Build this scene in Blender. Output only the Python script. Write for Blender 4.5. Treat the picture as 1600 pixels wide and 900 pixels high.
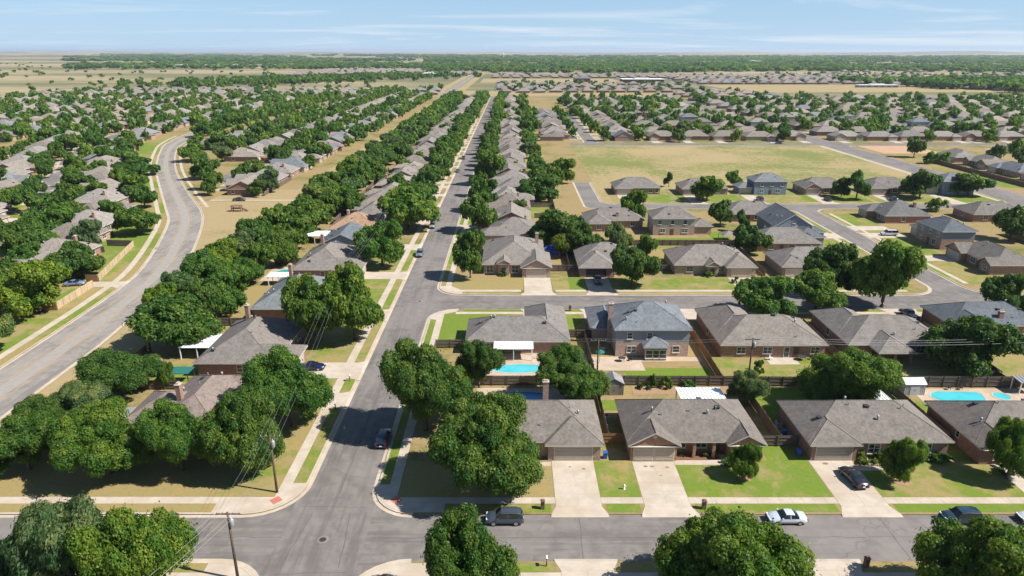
import bpy, math, random
import numpy as np
from mathutils import Vector, Matrix
R = math.radians
for o in list(bpy.data.objects): bpy.data.objects.remove(o)
SC = bpy.context.scene
COL = SC.collection
rng = random.Random(11)
# ------------------------------------------------------------------ camera, sky, sun, exposure
cam = bpy.data.cameras.new('camera'); cam.lens = 24; cam.sensor_width = 36
cam.clip_start = 1; cam.clip_end = 90000
co = bpy.data.objects.new('camera', cam); COL.objects.link(co)
co.location = (0, 0, 55); co.rotation_euler = (R(90 - 19.13), 0, 0); SC.camera = co
SUN_AZ, SUN_EL = -14.0, 47.0          # degrees from +X, and above the horizon
sv = Vector((math.cos(R(SUN_EL))*math.cos(R(SUN_AZ)), math.cos(R(SUN_EL))*math.sin(R(SUN_AZ)), math.sin(R(SUN_EL))))
w = bpy.data.worlds.new('World'); SC.world = w; w.use_nodes = True
nt = w.node_tree; nt.nodes.clear()
wo = nt.nodes.new('ShaderNodeOutputWorld'); wb = nt.nodes.new('ShaderNodeBackground')
sk = nt.nodes.new('ShaderNodeTexSky'); sk.sky_type = 'NISHITA'; sk.sun_disc = False
sk.sun_elevation = R(SUN_EL); sk.sun_rotation = math.atan2(sv.x, sv.y)
sk.altitude = 0; sk.air_density = 1.0; sk.dust_density = 0.0; sk.ozone_density = 4.0
# thin high cloud, even over the whole sky
tc = nt.nodes.new('ShaderNodeTexCoord'); sep = nt.nodes.new('ShaderNodeSeparateXYZ')
nt.links.new(tc.outputs['Generated'], sep.inputs[0])
def wmath(op, a, b, clamp=False):
    n = nt.nodes.new('ShaderNodeMath'); n.operation = op; n.use_clamp = clamp
    for i, v in enumerate((a, b)):
        if isinstance(v, (int, float)): n.inputs[i].default_value = v
        elif v is not None: nt.links.new(v, n.inputs[i])
    return n.outputs[0]
zz = wmath('ADD', sep.outputs[2], 0.045)
cx = wmath('DIVIDE', sep.outputs[0], zz); cy = wmath('DIVIDE', sep.outputs[1], zz)
cmb = nt.nodes.new('ShaderNodeCombineXYZ'); nt.links.new(wmath('MULTIPLY', cx, 0.5), cmb.inputs[0]); nt.links.new(wmath('MULTIPLY', cy, 0.8), cmb.inputs[1])
cn = nt.nodes.new('ShaderNodeTexNoise'); cn.inputs['Scale'].default_value = 0.34; cn.inputs['Detail'].default_value = 7; cn.inputs['Roughness'].default_value = 0.62
cn.inputs['Distortion'].default_value = 0.6
cmb.inputs[2].default_value = 3.1
nt.links.new(cmb.outputs[0], cn.inputs['Vector'])
cl = wmath('MULTIPLY', wmath('SUBTRACT', cn.outputs[0], 0.515), 5.0, True)
mx = nt.nodes.new('ShaderNodeMix'); mx.data_type = 'RGBA'; mx.clamp_factor = True
hzf = wmath('MULTIPLY', wmath('POWER', wmath('SUBTRACT', 1.0, wmath('MAXIMUM', sep.outputs[2], 0.0)), 4.0), 0.75)   # blue-white aerosol towards the horizon, all round
mh_ = nt.nodes.new('ShaderNodeMix'); mh_.data_type = 'RGBA'; nt.links.new(hzf, mh_.inputs[0]); nt.links.new(sk.outputs[0], mh_.inputs[6]); mh_.inputs[7].default_value = (2.35, 4.45, 7.5, 1)
hz2 = wmath('MULTIPLY', wmath('POWER', wmath('SUBTRACT', 1.0, wmath('MAXIMUM', sep.outputs[2], 0.0)), 26.0), 0.85)
mh2 = nt.nodes.new('ShaderNodeMix'); mh2.data_type = 'RGBA'; nt.links.new(hz2, mh2.inputs[0]); nt.links.new(mh_.outputs[2], mh2.inputs[6]); mh2.inputs[7].default_value = (4.4, 6.1, 7.6, 1)
nt.links.new(wmath('MULTIPLY', cl, 0.8), mx.inputs[0]); nt.links.new(mh2.outputs[2], mx.inputs[6]); mx.inputs[7].default_value = (7.3, 7.7, 8.1, 1)
nt.links.new(mx.outputs[2], wb.inputs[0]); wb.inputs[1].default_value = 0.073
nt.links.new(wb.outputs[0], wo.inputs[0])
sl = bpy.data.lights.new('sun', 'SUN'); sl.energy = 5.0; sl.angle = R(0.5); sl.color = (1, 0.965, 0.91)
so = bpy.data.objects.new('sun', sl); COL.objects.link(so); so.rotation_euler = sv.to_track_quat('Z', 'Y').to_euler()
so.location = (200, -100, 300)
SC.view_settings.view_transform = 'Standard'; SC.view_settings.look = 'None'
SC.view_settings.exposure = 0.72; SC.view_settings.gamma = 1; SC.view_settings.use_curve_mapping = False
SC.render.engine = 'CYCLES'
cy_ = SC.cycles; cy_.max_bounces = 6; cy_.diffuse_bounces = 3; cy_.glossy_bounces = 3; cy_.transmission_bounces = 4
cy_.volume_bounces = 0; cy_.caustics_reflective = False; cy_.caustics_refractive = False
cy_.use_denoising = True
# ------------------------------------------------------------------ materials
class NB:
    """small node builder"""
    def __init__(s, name):
        s.m = bpy.data.materials.new(name); s.m.use_nodes = True; s.t = s.m.node_tree; s.t.nodes.clear()
        s.out = s.n('ShaderNodeOutputMaterial'); s.b = s.n('ShaderNodeBsdfPrincipled'); s.l(s.b.outputs[0], s.out.inputs[0])
        s.b.inputs['Specular IOR Level'].default_value = 0.3
    def n(s, k, **kw):
        x = s.t.nodes.new(k)
        for a, v in kw.items(): setattr(x, a, v)
        return x
    def l(s, a, b): s.t.links.new(a, b)
    def val(s, inp, v):
        if isinstance(v, (int, float)): inp.default_value = v
        elif isinstance(v, (tuple, list)): inp.default_value = tuple(v) + ((1,) if len(v) == 3 and inp.type == 'RGBA' else ())
        else: s.l(v, inp)
    def pos(s, kind='Position'):
        if kind == 'Position': return s.n('ShaderNodeNewGeometry').outputs['Position']
        return s.n('ShaderNodeTexCoord').outputs[kind]
    def noise(s, scale, vec=None, detail=4, rough=0.55, stretch=None, dist=0):
        x = s.n('ShaderNodeTexNoise'); x.inputs['Scale'].default_value = scale; x.inputs['Detail'].default_value = detail
        x.inputs['Roughness'].default_value = rough; x.inputs['Distortion'].default_value = dist
        vec = vec or s.pos()
        if stretch:
            mp = s.n('ShaderNodeMapping'); mp.inputs['Scale'].default_value = stretch; s.l(vec, mp.inputs[0]); vec = mp.outputs[0]
        s.l(vec, x.inputs['Vector']); return x.outputs[0]
    def math(s, op, a, b=0.0, clamp=False):
        x = s.n('ShaderNodeMath', operation=op, use_clamp=clamp); s.val(x.inputs[0], a); s.val(x.inputs[1], b); return x.outputs[0]
    def ramp(s, v, lo, hi):          # smooth 0..1 between lo and hi
        x = s.n('ShaderNodeMapRange', interpolation_type='SMOOTHSTEP'); s.val(x.inputs[0], v); x.inputs[1].default_value = lo; x.inputs[2].default_value = hi
        return x.outputs[0]
    def mix(s, f, a, b, mode='MIX'):
        x = s.n('ShaderNodeMix', data_type='RGBA', blend_type=mode); s.val(x.inputs[0], f); s.val(x.inputs[6], a); s.val(x.inputs[7], b); return x.outputs[2]
    def attr(s, name):
        x = s.n('ShaderNodeAttribute', attribute_name=name); return x
    def objcol(s): return s.n('ShaderNodeObjectInfo').outputs['Color']
    def bump(s, h, strength=0.3, dist=0.1):
        x = s.n('ShaderNodeBump'); x.inputs['Strength'].default_value = strength; x.inputs['Distance'].default_value = dist
        s.l(h, x.inputs['Height']); s.l(x.outputs[0], s.b.inputs['Normal'])
    def done(s, col, rough=0.8, metal=0.0, spec=None):
        s.val(s.b.inputs['Base Color'], col); s.val(s.b.inputs['Roughness'], rough); s.val(s.b.inputs['Metallic'], metal)
        if spec is not None: s.b.inputs['Specular IOR Level'].default_value = spec
        return s.m
M = {}
def simple(name, col, rough=0.7, metal=0.0, spec=0.3, var=0.18, scale=3.0):
    b = NB(name); n = b.noise(scale, detail=5)
    k = b.math('ADD', b.math('MULTIPLY', n, 2*var), 1 - var)
    cc = b.n('ShaderNodeCombineXYZ')
    for i in range(3): b.val(cc.inputs[i], b.math('MULTIPLY', k, col[i]))
    M[name] = b.done(cc.outputs[0], rough, metal, spec); return M[name]
def tinted(name, rough=0.7, metal=0.0, spec=0.3, var=0.15, scale=4.0, coat=0.0):
    b = NB(name); n = b.noise(scale, detail=5)
    g = b.math('ADD', b.math('MULTIPLY', n, 2*var), 1 - var)
    cc = b.n('ShaderNodeCombineXYZ')
    for i in range(3): b.val(cc.inputs[i], g)
    M[name] = b.done(b.mix(1.0, b.objcol(), cc.outputs[0], 'MULTIPLY'), rough, metal, spec)
    b.b.inputs['Coat Weight'].default_value = coat; b.b.inputs['Coat Roughness'].default_value = 0.05
    return M[name]
def m_asphalt(name, base, tracks_axis=None):
    b = NB(name); p = b.pos()
    fine = b.noise(9.0, p, 3); mid = b.noise(0.55, p, 5, 0.6); big = b.noise(0.07, p, 3)
    st = b.noise(0.9, p, 4, 0.6, stretch=(0.06, 1, 1) if tracks_axis == 'x' else (1, 0.06, 1))
    c = b.mix(b.ramp(mid, 0.36, 0.64), [v*0.84 for v in base], [v*1.14 for v in base])
    c = b.mix(b.math('MULTIPLY', b.ramp(st, 0.46, 0.60), 0.68), c, [v*0.68 for v in base])
    c = b.mix(b.math('MULTIPLY', b.ramp(big, 0.45, 0.58), 0.5), c, [v*1.28 for v in base])
    blot = b.noise(0.23, p, 4, 0.6)
    c = b.mix(b.math('MULTIPLY', b.ramp(blot, 0.56, 0.66), 0.35), c, [v*0.62 for v in base])
    c = b.mix(b.math('MULTIPLY', fine, 0.28), c, [v*0.55 for v in base])
    # tar-sealed cracks
    cr = b.n('ShaderNodeTexVoronoi', feature='DISTANCE_TO_EDGE'); cr.inputs['Scale'].default_value = 0.045
    wv = b.n('ShaderNodeVectorMath', operation='ADD'); b.l(p, wv.inputs[0])
    nz = b.n('ShaderNodeTexNoise'); nz.inputs['Scale'].default_value = 0.35; b.l(p, nz.inputs['Vector'])
    sc = b.n('ShaderNodeVectorMath', operation='SCALE'); sc.inputs['Scale'].default_value = 4.0; b.l(nz.outputs['Color'], sc.inputs[0]); b.l(sc.outputs[0], wv.inputs[1])
    b.l(wv.outputs[0], cr.inputs['Vector'])
    c = b.mix(b.math('MULTIPLY', b.math('SUBTRACT', 1.0, b.ramp(cr.outputs['Distance'], 0.002, 0.006)), 0.30), c, [v*0.45 for v in base])
    b.bump(fine, 0.25, 0.02)
    M[name] = b.done(c, 0.86, 0, 0.25)
m_asphalt('asphalt', (0.186, 0.165, 0.149)); m_asphalt('asphalt_x', (0.186, 0.165, 0.149), 'x')
m_asphalt('asphalt_worn', (0.255, 0.226, 0.198))
def m_concrete(name, base):
    b = NB(name); p = b.pos(); a = b.noise(0.5, p, 5, 0.65); f = b.noise(7, p, 4); s_ = b.noise(0.16, p, 3)
    c = b.mix(b.ramp(a, 0.3, 0.72), [v*0.84 for v in base], [v*1.07 for v in base])
    c = b.mix(b.math('MULTIPLY', b.ramp(s_, 0.46, 0.62), 0.42), c, (base[0]*0.75, base[1]*0.68, base[2]*0.58))
    c = b.mix(b.math('MULTIPLY', f, 0.22), c, [v*0.7 for v in base]); b.bump(f, 0.15, 0.02)
    M[name] = b.done(c, 0.85, 0, 0.25)
m_concrete('concrete', (0.485, 0.41, 0.325)); m_concrete('kerb', (0.49, 0.41, 0.315)); m_concrete('deck', (0.48, 0.375, 0.28))
def m_ground(name, dry, green, lo, hi, use_attr=False, scale=0.05):
    b = NB(name); p = b.pos()
    n1 = b.noise(scale, p, 5, 0.62, dist=0.4); n2 = b.noise(0.6, p, 5, 0.65); f = b.noise(5, p, 4, 0.7)
    n4 = b.noise(0.28, p, 4, 0.6)
    v = b.math('ADD', b.math('MULTIPLY', n1, 0.5), b.math('ADD', b.math('MULTIPLY', n2, 0.3), b.math('MULTIPLY', n4, 0.2)))
    if use_attr: v = b.math('ADD', v, b.math('MULTIPLY', b.math('SUBTRACT', b.attr('green').outputs['Fac'], 0.56), 0.42))
    c = b.mix(b.ramp(v, lo, hi), dry, green)
    c = b.mix(b.math('MULTIPLY', b.ramp(n4, 0.48, 0.62), 0.45), c, b.mix(1.0, c, (1.18, 1.06, 0.85), 'MULTIPLY'))
    c = b.mix(b.math('MULTIPLY', b.ramp(b.noise(1.7, p, 4, 0.65), 0.5, 0.64), 0.35), c, b.mix(1.0, c, (0.66, 0.72, 0.6), 'MULTIPLY'))
    c = b.mix(b.math('MULTIPLY', b.ramp(n2, 0.55, 0.75), 0.35), c, (dry[0]*1.1, dry[1]*0.98, dry[2]*0.95))
    c = b.mix(b.math('MULTIPLY', f, 0.5), c, b.mix(0.6, c, (0.03, 0.028, 0.012)))
    b.bump(f, 0.5, 0.06); M[name] = b.done(c, 0.95, 0, 0.1)
m_ground('yard', (0.32, 0.235, 0.115), (0.145, 0.160, 0.040), 0.46, 0.62)
m_ground('lawn', (0.315, 0.245, 0.105), (0.150, 0.218, 0.030), 0.42, 0.58, True, 0.16)
m_ground('field', (0.375, 0.288, 0.152), (0.185, 0.205, 0.060), 0.455, 0.55, False, 0.016)
m_ground('field_dry', (0.365, 0.278, 0.150), (0.25, 0.225, 0.085), 0.52, 0.64, False, 0.03)
def m_land():
    b = NB('land'); p = b.pos(); mp = b.n('ShaderNodeMapping'); mp.inputs['Scale'].default_value = (0.3, 1, 1); b.l(p, mp.inputs[0]); q = mp.outputs[0]
    n1 = b.noise(0.0011, q, 6, 0.6); n2 = b.noise(0.004, q, 5, 0.65); n3 = b.noise(0.03, p, 5, 0.6)
    c = b.mix(b.ramp(n3, 0.35, 0.7), (0.345, 0.27, 0.155), (0.285, 0.235, 0.135))
    c = b.mix(b.math('MULTIPLY', b.ramp(n2, 0.46, 0.58), 0.5), c, (0.21, 0.19, 0.085))
    c = b.mix(b.math('MULTIPLY', b.ramp(n1, 0.45, 0.53), 0.75), c, (0.095, 0.110, 0.052))
    M['land'] = b.done(c, 0.95, 0, 0.1)
m_land()
simple('soil', (0.30, 0.19, 0.11), 0.95, var=0.3, scale=1.5); simple('dirt_lot', (0.42, 0.26, 0.16), 0.95, var=0.2, scale=0.3)
def m_roof():
    b = NB('shingle'); o = b.pos('Object'); n = b.noise(2.2, o, 5, 0.7); f = b.noise(11, o, 3, 0.6, stretch=(1, 1, 2.2)); s_ = b.noise(0.5, o, 4, 0.6)
    wv = b.n('ShaderNodeTexWave', wave_type='BANDS', bands_direction='Z'); wv.inputs['Scale'].default_value = 4.2; wv.inputs['Distortion'].default_value = 1.2; wv.inputs['Detail Scale'].default_value = 2.0
    b.l(o, wv.inputs['Vector'])
    vt = b.noise(1.0, o, 4, 0.6, stretch=(1.6, 1.6, 0.25))
    g = b.math('ADD', b.math('MULTIPLY', b.ramp(n, 0.34, 0.66), 0.26), b.math('ADD', b.math('MULTIPLY', b.ramp(f, 0.34, 0.66), 0.34), b.math('MULTIPLY', b.ramp(s_, 0.38, 0.62), 0.16)))
    g = b.math('ADD', b.math('MULTIPLY', b.ramp(vt, 0.40, 0.62), 0.14), g)
    g = b.math('ADD', b.math('MULTIPLY', wv.outputs[0], 0.08), b.math('ADD', g, 0.50))
    cc = b.n('ShaderNodeCombineXYZ')
    for i in range(3): b.l(g, cc.inputs[i])
    b.bump(b.math('ADD', b.math('MULTIPLY', f, 0.6), b.math('MULTIPLY', wv.outputs[0], 0.5)), 0.35, 0.05)
    M['shingle'] = b.done(b.mix(1.0, b.objcol(), cc.outputs[0], 'MULTIPLY'), 0.92, 0, 0.15)
m_roof()
def m_brick():
    b = NB('brick_wall'); g = b.n('ShaderNodeNewGeometry'); o = b.pos('Object')
    sp = b.n('ShaderNodeSeparateXYZ'); b.l(o, sp.inputs[0])
    cb = b.n('ShaderNodeCombineXYZ'); b.l(b.math('ADD', sp.outputs[0], sp.outputs[1]), cb.inputs[0]); b.l(sp.outputs[2], cb.inputs[1])
    br = b.n('ShaderNodeTexBrick'); br.inputs['Scale'].default_value = 1.0; br.inputs['Brick Width'].default_value = 0.23; br.inputs['Row Height'].default_value = 0.085; br.inputs['Mortar Size'].default_value = 0.008
    br.inputs['Color1'].default_value = (1.25, 1.2, 1.15, 1); br.inputs['Color2'].default_value = (0.62, 0.6, 0.6, 1); br.inputs['Mortar'].default_value = (1.25, 1.4, 1.6, 1)
    b.l(cb.outputs[0], br.inputs['Vector']); n = b.noise(1.6, o, 5, 0.7)
    c = b.mix(1.0, b.objcol(), br.outputs['Color'], 'MULTIPLY')
    c = b.mix(b.math('MULTIPLY', b.ramp(n, 0.45, 0.7), 0.35), c, b.mix(1.0, c, (0.6, 0.55, 0.55), 'MULTIPLY'))
    M['brick_wall'] = b.done(c, 0.9, 0, 0.15)
m_brick()
tinted('painted', 0.6, var=0.08); tinted('garage_paint', 0.55, var=0.07); tinted('siding', 0.7, var=0.07)
def m_glass():
    b = NB('window_glass'); n = b.noise(0.8, detail=2)
    c = b.mix(b.ramp(n, 0.4, 0.65), (0.018, 0.024, 0.026), (0.06, 0.075, 0.08)); M['window_glass'] = b.done(c, 0.06, 0, 0.6)
m_glass()
simple('car_glass', (0.012, 0.016, 0.02), 0.05, spec=0.7, var=0.1); simple('white_metal', (0.74, 0.74, 0.73), 0.45, 0.0, var=0.06)
simple('grey_metal', (0.36, 0.37, 0.38), 0.45, 0.4, var=0.12); simple('dark_metal', (0.05, 0.05, 0.052), 0.55, 0.2); simple('black_rubber', (0.018, 0.018, 0.018), 0.85)
simple('chrome', (0.55, 0.56, 0.58), 0.22, 0.9, var=0.05); simple('tail_red', (0.30, 0.015, 0.012), 0.25, var=0.05); simple('lamp_clear', (0.6, 0.62, 0.64), 0.15, var=0.05)
def m_wood(name, a, c2):
    b = NB(name); o = b.pos('Object'); n = b.noise(3.0, o, 5, 0.65, stretch=(6, 6, 0.6)); k = b.noise(0.35, None, 3)
    c = b.mix(b.ramp(n, 0.3, 0.7), a, c2); c = b.mix(b.math('MULTIPLY', b.ramp(k, 0.4, 0.7), 0.4), c, [v*0.6 for v in a])
    M[name] = b.done(c, 0.9, 0, 0.15)
m_wood('fence_old', (0.105, 0.082, 0.064), (0.19, 0.155, 0.125)); m_wood('fence_gold', (0.20, 0.105, 0.045), (0.30, 0.17, 0.08)); m_wood('fence_new', (0.44, 0.33, 0.20), (0.56, 0.43, 0.28))
m_wood('pole_wood', (0.085, 0.058, 0.042), (0.15, 0.105, 0.078)); m_wood('bark', (0.07, 0.05, 0.036), (0.15, 0.115, 0.085)); m_wood('shed_wood', (0.19, 0.17, 0.145), (0.28, 0.25, 0.215))
m_wood('mail_brick', (0.16, 0.085, 0.055), (0.25, 0.14, 0.10))
simple('red_pad', (0.42, 0.15, 0.10), 0.85, var=0.2); simple('yellow_paint', (0.40, 0.25, 0.07), 0.8, var=0.35, scale=2.0); simple('teal_cloth', (0.02, 0.13, 0.11), 0.8)
simple('blue_plastic', (0.025, 0.10, 0.38), 0.45); simple('wire_metal', (0.22, 0.22, 0.22), 0.5, 0.3); simple('stone', (0.36, 0.28, 0.20), 0.9, var=0.35, scale=2)
simple('mulch', (0.18, 0.085, 0.05), 0.95, var=0.4, scale=4); simple('oil_stain', (0.21, 0.15, 0.10), 0.9, var=0.3); simple('wall_brown', (0.20, 0.11, 0.075), 0.9, var=0.2, scale=1)
simple('black_cloth', (0.012, 0.012, 0.012), 0.9); simple('white_roof', (0.70, 0.69, 0.66), 0.6, var=0.08, scale=0.1)
def m_water():
    b = NB('pool_water'); n = b.noise(2.6, detail=3, dist=0.6); b.bump(n, 0.2, 0.08)
    c = b.mix(b.ramp(b.noise(0.25, detail=2), 0.4, 0.6), b.mix(0.14, b.objcol(), (0, 0, 0)), b.objcol())
    M['pool_water'] = b.done(c, 0.08, 0, 0.5)
m_water()
def m_leaf(name, a, c2, c3):
    b = NB(name); g = b.n('ShaderNodeNewGeometry'); oi = b.n('ShaderNodeObjectInfo')
    c = b.mix(g.outputs['Random Per Island'], a, c2)
    c = b.mix(b.math('MULTIPLY', oi.outputs['Random'], 0.45), c, c3)
    c = b.mix(1.0, c, oi.outputs['Color'], 'MULTIPLY')
    tn = b.attr('tone').outputs['Fac']; cc = b.n('ShaderNodeCombineXYZ')      # random tone per clump: lit and shaded contrast put into the leaf colour
    b.l(b.math('MULTIPLY', tn, tn), cc.inputs[0]); b.l(tn, cc.inputs[1]); b.l(tn, cc.inputs[2]); c = b.mix(1.0, c, cc.outputs[0], 'MULTIPLY')
    b.val(b.b.inputs['Base Color'], c); b.b.inputs['Roughness'].default_value = 0.55; b.b.inputs['Specular IOR Level'].default_value = 0.25
    tr = b.n('ShaderNodeBsdfTranslucent'); b.l(b.mix(1.0, c, (1.5, 1.7, 0.7), 'MULTIPLY'), tr.inputs[0])
    ms = b.n('ShaderNodeMixShader'); ms.inputs[0].default_value = 0.38; b.l(b.b.outputs[0], ms.inputs[1]); b.l(tr.outputs[0], ms.inputs[2]); b.l(ms.outputs[0], b.out.inputs[0])
    M[name] = b.m
m_leaf('leaf', (0.055, 0.102, 0.014), (0.132, 0.210, 0.026), (0.053, 0.108, 0.020))
m_leaf('leaf_grey', (0.080, 0.122, 0.040), (0.155, 0.205, 0.075), (0.085, 0.13, 0.042))
def m_far(name, mul):
    b = NB(name); c = b.attr('col').outputs['Color']; n = b.noise(0.35, detail=3)
    c = b.mix(b.math('MULTIPLY', n, 0.4), c, b.mix(1.0, c, (0.55, 0.55, 0.55), 'MULTIPLY')); M[name] = b.done(c, 0.9, 0, 0.1)
m_far('far_mix', 1)
# ------------------------------------------------------------------ mesh helpers
class MB:
    def __init__(s): s.v = []; s.f = []; s.mi = []; s.a = []
    def face(s, idx, mi=0, a=0.0): s.f.append(idx); s.mi.append(mi); s.a.append(a)
    def poly(s, pts, mi=0, a=0.0):
        k = len(s.v); s.v += [tuple(p) for p in pts]; s.face(list(range(k, k+len(pts))), mi, a)
    def box(s, x0, x1, y0, y1, z0, z1, mi=0, bottom=True):
        k = len(s.v); s.v += [(x0,y0,z0),(x1,y0,z0),(x1,y1,z0),(x0,y1,z0),(x0,y0,z1),(x1,y0,z1),(x1,y1,z1),(x0,y1,z1)]
        for q in ((4,5,6,7),(0,1,5,4),(1,2,6,5),(2,3,7,6),(3,0,4,7)): s.face([k+i for i in q], mi)
        if bottom: s.face([k+3,k+2,k+1,k], mi)
        return s
    def prism(s, pts, z0, z1, mi=0, side_mi=None):      # pts ccw (x,y)
        n = len(pts); k = len(s.v); s.v += [(x,y,z1) for x,y in pts] + [(x,y,z0) for x,y in pts]
        s.face(list(range(k, k+n)), mi)
        for i in range(n): s.face([k+i, k+n+i, k+n+(i+1)%n, k+(i+1)%n], mi if side_mi is None else side_mi)
        return s
    def tube(s, pts, rad, n=6, mi=0, cap=True):
        k = len(s.v); pts = [Vector(p) for p in pts]
        for i, p in enumerate(pts):
            d = (pts[min(i+1, len(pts)-1)] - pts[max(i-1, 0)]).normalized()
            u = d.cross(Vector((0,0,1))); u = u.normalized() if u.length > 1e-3 else Vector((1,0,0)); t = d.cross(u)
            for j in range(n):
                a = 2*math.pi*j/n; q = p + (u*math.cos(a) + t*math.sin(a))*rad[i]; s.v.append(tuple(q))
        for i in range(len(pts)-1):
            for j in range(n): s.face([k+i*n+j, k+(i+1)*n+j, k+(i+1)*n+(j+1)%n, k+i*n+(j+1)%n], mi)
        if cap:
            s.face([k+j for j in range(n)], mi); s.face([k+(len(pts)-1)*n+j for j in reversed(range(n))], mi)
        return s
    def mesh(s, name, mats, smooth=False, attr=None):
        m = bpy.data.meshes.new(name); m.from_pydata(s.v, [], s.f)
        for q in ([mats] if isinstance(mats, str) else mats): m.materials.append(M[q])
        if any(s.mi): m.polygons.foreach_set('material_index', s.mi)
        if attr:
            at = m.attributes.new(attr, 'FLOAT', 'FACE'); at.data.foreach_set('value', s.a)
        if smooth: m.polygons.foreach_set('use_smooth', [True]*len(s.f))
        m.update(); return m
def ob(name, mesh, parent=None, loc=(0,0,0), rz=0.0, color=None):
    o = bpy.data.objects.new(name, mesh); COL.objects.link(o); o.location = loc
    if rz: o.rotation_euler = (0, 0, rz)
    if parent is not None: o.parent = parent
    if color: o.color = (color[0], color[1], color[2], 1)
    return o
def tag(o, label, cat, group=None, kind=None):
    o['label'] = label; o['category'] = cat
    if group: o['group'] = group
    if kind: o['kind'] = kind
    return o
GROUPS = {'house': 'houses of the neighbourhood', 'car': 'vehicles parked on streets and driveways', 'truck': 'vehicles parked on streets and driveways', 'van': 'vehicles parked on streets and driveways', 'fence': 'wooden yard fences', 'mailbox': 'kerbside mailboxes', 'bin': 'blue wheelie bins', 'pole': 'utility poles', 'shrub': 'garden shrubs', 'pool': 'backyard pools', 'patio cover': 'patio covers', 'shed': 'garden sheds', 'air conditioner': 'air conditioner condensers', 'table': 'patio furniture', 'chair': 'patio furniture', 'gazebo': 'backyard gazebos', 'building': 'large far-off buildings'}
def thing(name, label, cat, loc=(0,0,0), rz=0.0, group=None):
    if group is None:
        group = GROUPS.get(cat)
        if cat == 'tree': group = 'street trees along the long street' if 'street tree' in label else 'dense tree belt behind the left houses' if 'belt' in label else 'yard trees at the houses' if '-yard' in label or 'backyard' in label else 'trees along the curved road' if 'curved road' in label else 'trees around the nearer houses'
    return tag(ob(name, None, None, loc, rz), label, cat, group)
def struct(name, mesh, label, cat, loc=(0,0,0)): return tag(ob(name, mesh, None, loc), label, cat, None, 'structure')
ORD = ['', 'first','second','third','fourth','fifth','sixth','seventh','eighth','ninth','tenth','eleventh','twelfth','thirteenth','fourteenth','fifteenth','sixteenth','seventeenth','eighteenth','nineteenth','twentieth']
TENS = {2:'twenty',3:'thirty',4:'forty',5:'fifty',6:'sixty',7:'seventy',8:'eighty',9:'ninety'}
def nth(i):
    if i == 100: return 'hundredth'
    if i > 100: return 'hundred-and-' + nth(i-100)
    if i <= 20: return ORD[i]
    t, u = divmod(i, 10)
    return TENS[t][:-1] + 'ieth' if u == 0 else TENS[t] + '-' + ORD[u]
HAZE = 5.0e-5
# ------------------------------------------------------------------ ground, blocks, roads, kerbs
def rpoly(pts):
    out = []; n = len(pts)
    for i in range(n):
        x, y = pts[i][:2]; r = pts[i][2] if len(pts[i]) > 2 else 0
        if not r: out.append((x, y)); continue
        p = Vector((x, y)); a = (Vector(pts[i-1][:2]) - p).normalized(); b = (Vector(pts[(i+1) % n][:2]) - p).normalized()
        ang = a.angle(b); t = r/math.tan(ang/2); c = p + (a+b).normalized()*(r/math.sin(ang/2))
        v0 = p + a*t - c; v1 = p + b*t - c; k = 8
        a0 = math.atan2(v0.y, v0.x); a1 = math.atan2(v1.y, v1.x); d = (a1 - a0 + math.pi) % (2*math.pi) - math.pi
        out += [(c.x + r*math.cos(a0 + d*j/k), c.y + r*math.sin(a0 + d*j/k)) for j in range(k+1)]
    return out
def smooth_line(pts, step=6.0):
    """Catmull-Rom through pts"""
    P = [Vector(p) for p in pts]; P = [P[0]*2 - P[1]] + P + [P[-1]*2 - P[-2]]; out = []
    for i in range(1, len(P)-2):
        n = max(2, int((P[i+1]-P[i]).length/step))
        for k in range(n):
            t = k/n; a, b, c, d = P[i-1], P[i], P[i+1], P[i+2]
            out.append(tuple(0.5*((2*b) + (c-a)*t + (2*a-5*b+4*c-d)*t*t + (3*b-a-3*c+d)*t**3)))
    out.append(tuple(P[-2])); return out
def offset(poly, d):           # closed polygon, positive = inwards for ccw
    n = len(poly); out = []
    for i in range(n):
        p = Vector(poly[i]); e0 = (p - Vector(poly[i-1])); e1 = (Vector(poly[(i+1) % n]) - p)
        if e0.length < 1e-6: e0 = e1
        if e1.length < 1e-6: e1 = e0
        n0 = Vector((-e0.y, e0.x)).normalized(); n1 = Vector((-e1.y, e1.x)).normalized(); m = (n0+n1)
        m = m.normalized() if m.length > 1e-6 else n0
        out.append(tuple(p + m*d/max(0.35, m.dot(n0))))
    return out
def ribbon(mb, A, B, za, zb, mi=0):
    for i in range(len(A)-1): mb.poly([(*A[i], za), (*B[i], zb), (*B[i+1], zb), (*A[i+1], za)], mi)
mb = MB(); S = 42000; mb.poly([(-S,-300,-.2),(S,-300,-.2),(S,S,-.2),(-S,S,-.2)])
struct('ground', mb.mesh('ground', 'land'), 'flat dry prairie ground reaching to the horizon', 'ground')
ART_R = [(-81,20),(-81,72),(-81.3,112),(-82.9,137),(-88.6,176),(-102.6,220),(-114,246),(-134,280),(-165,336),(-193,396),(-207,436),(-218,498),(-222,570),(-222,700),(-222,894)]
ART_L = [(-94,20),(-94,72),(-94.2,113),(-96.4,156),(-101,180),(-116,224),(-127,246),(-147,283),(-177,340),(-205,402),(-219,440),(-230.5,498),(-235,570),(-235,700),(-235,894)]
SR, SL = smooth_line(ART_R), smooth_line(ART_L)
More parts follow.
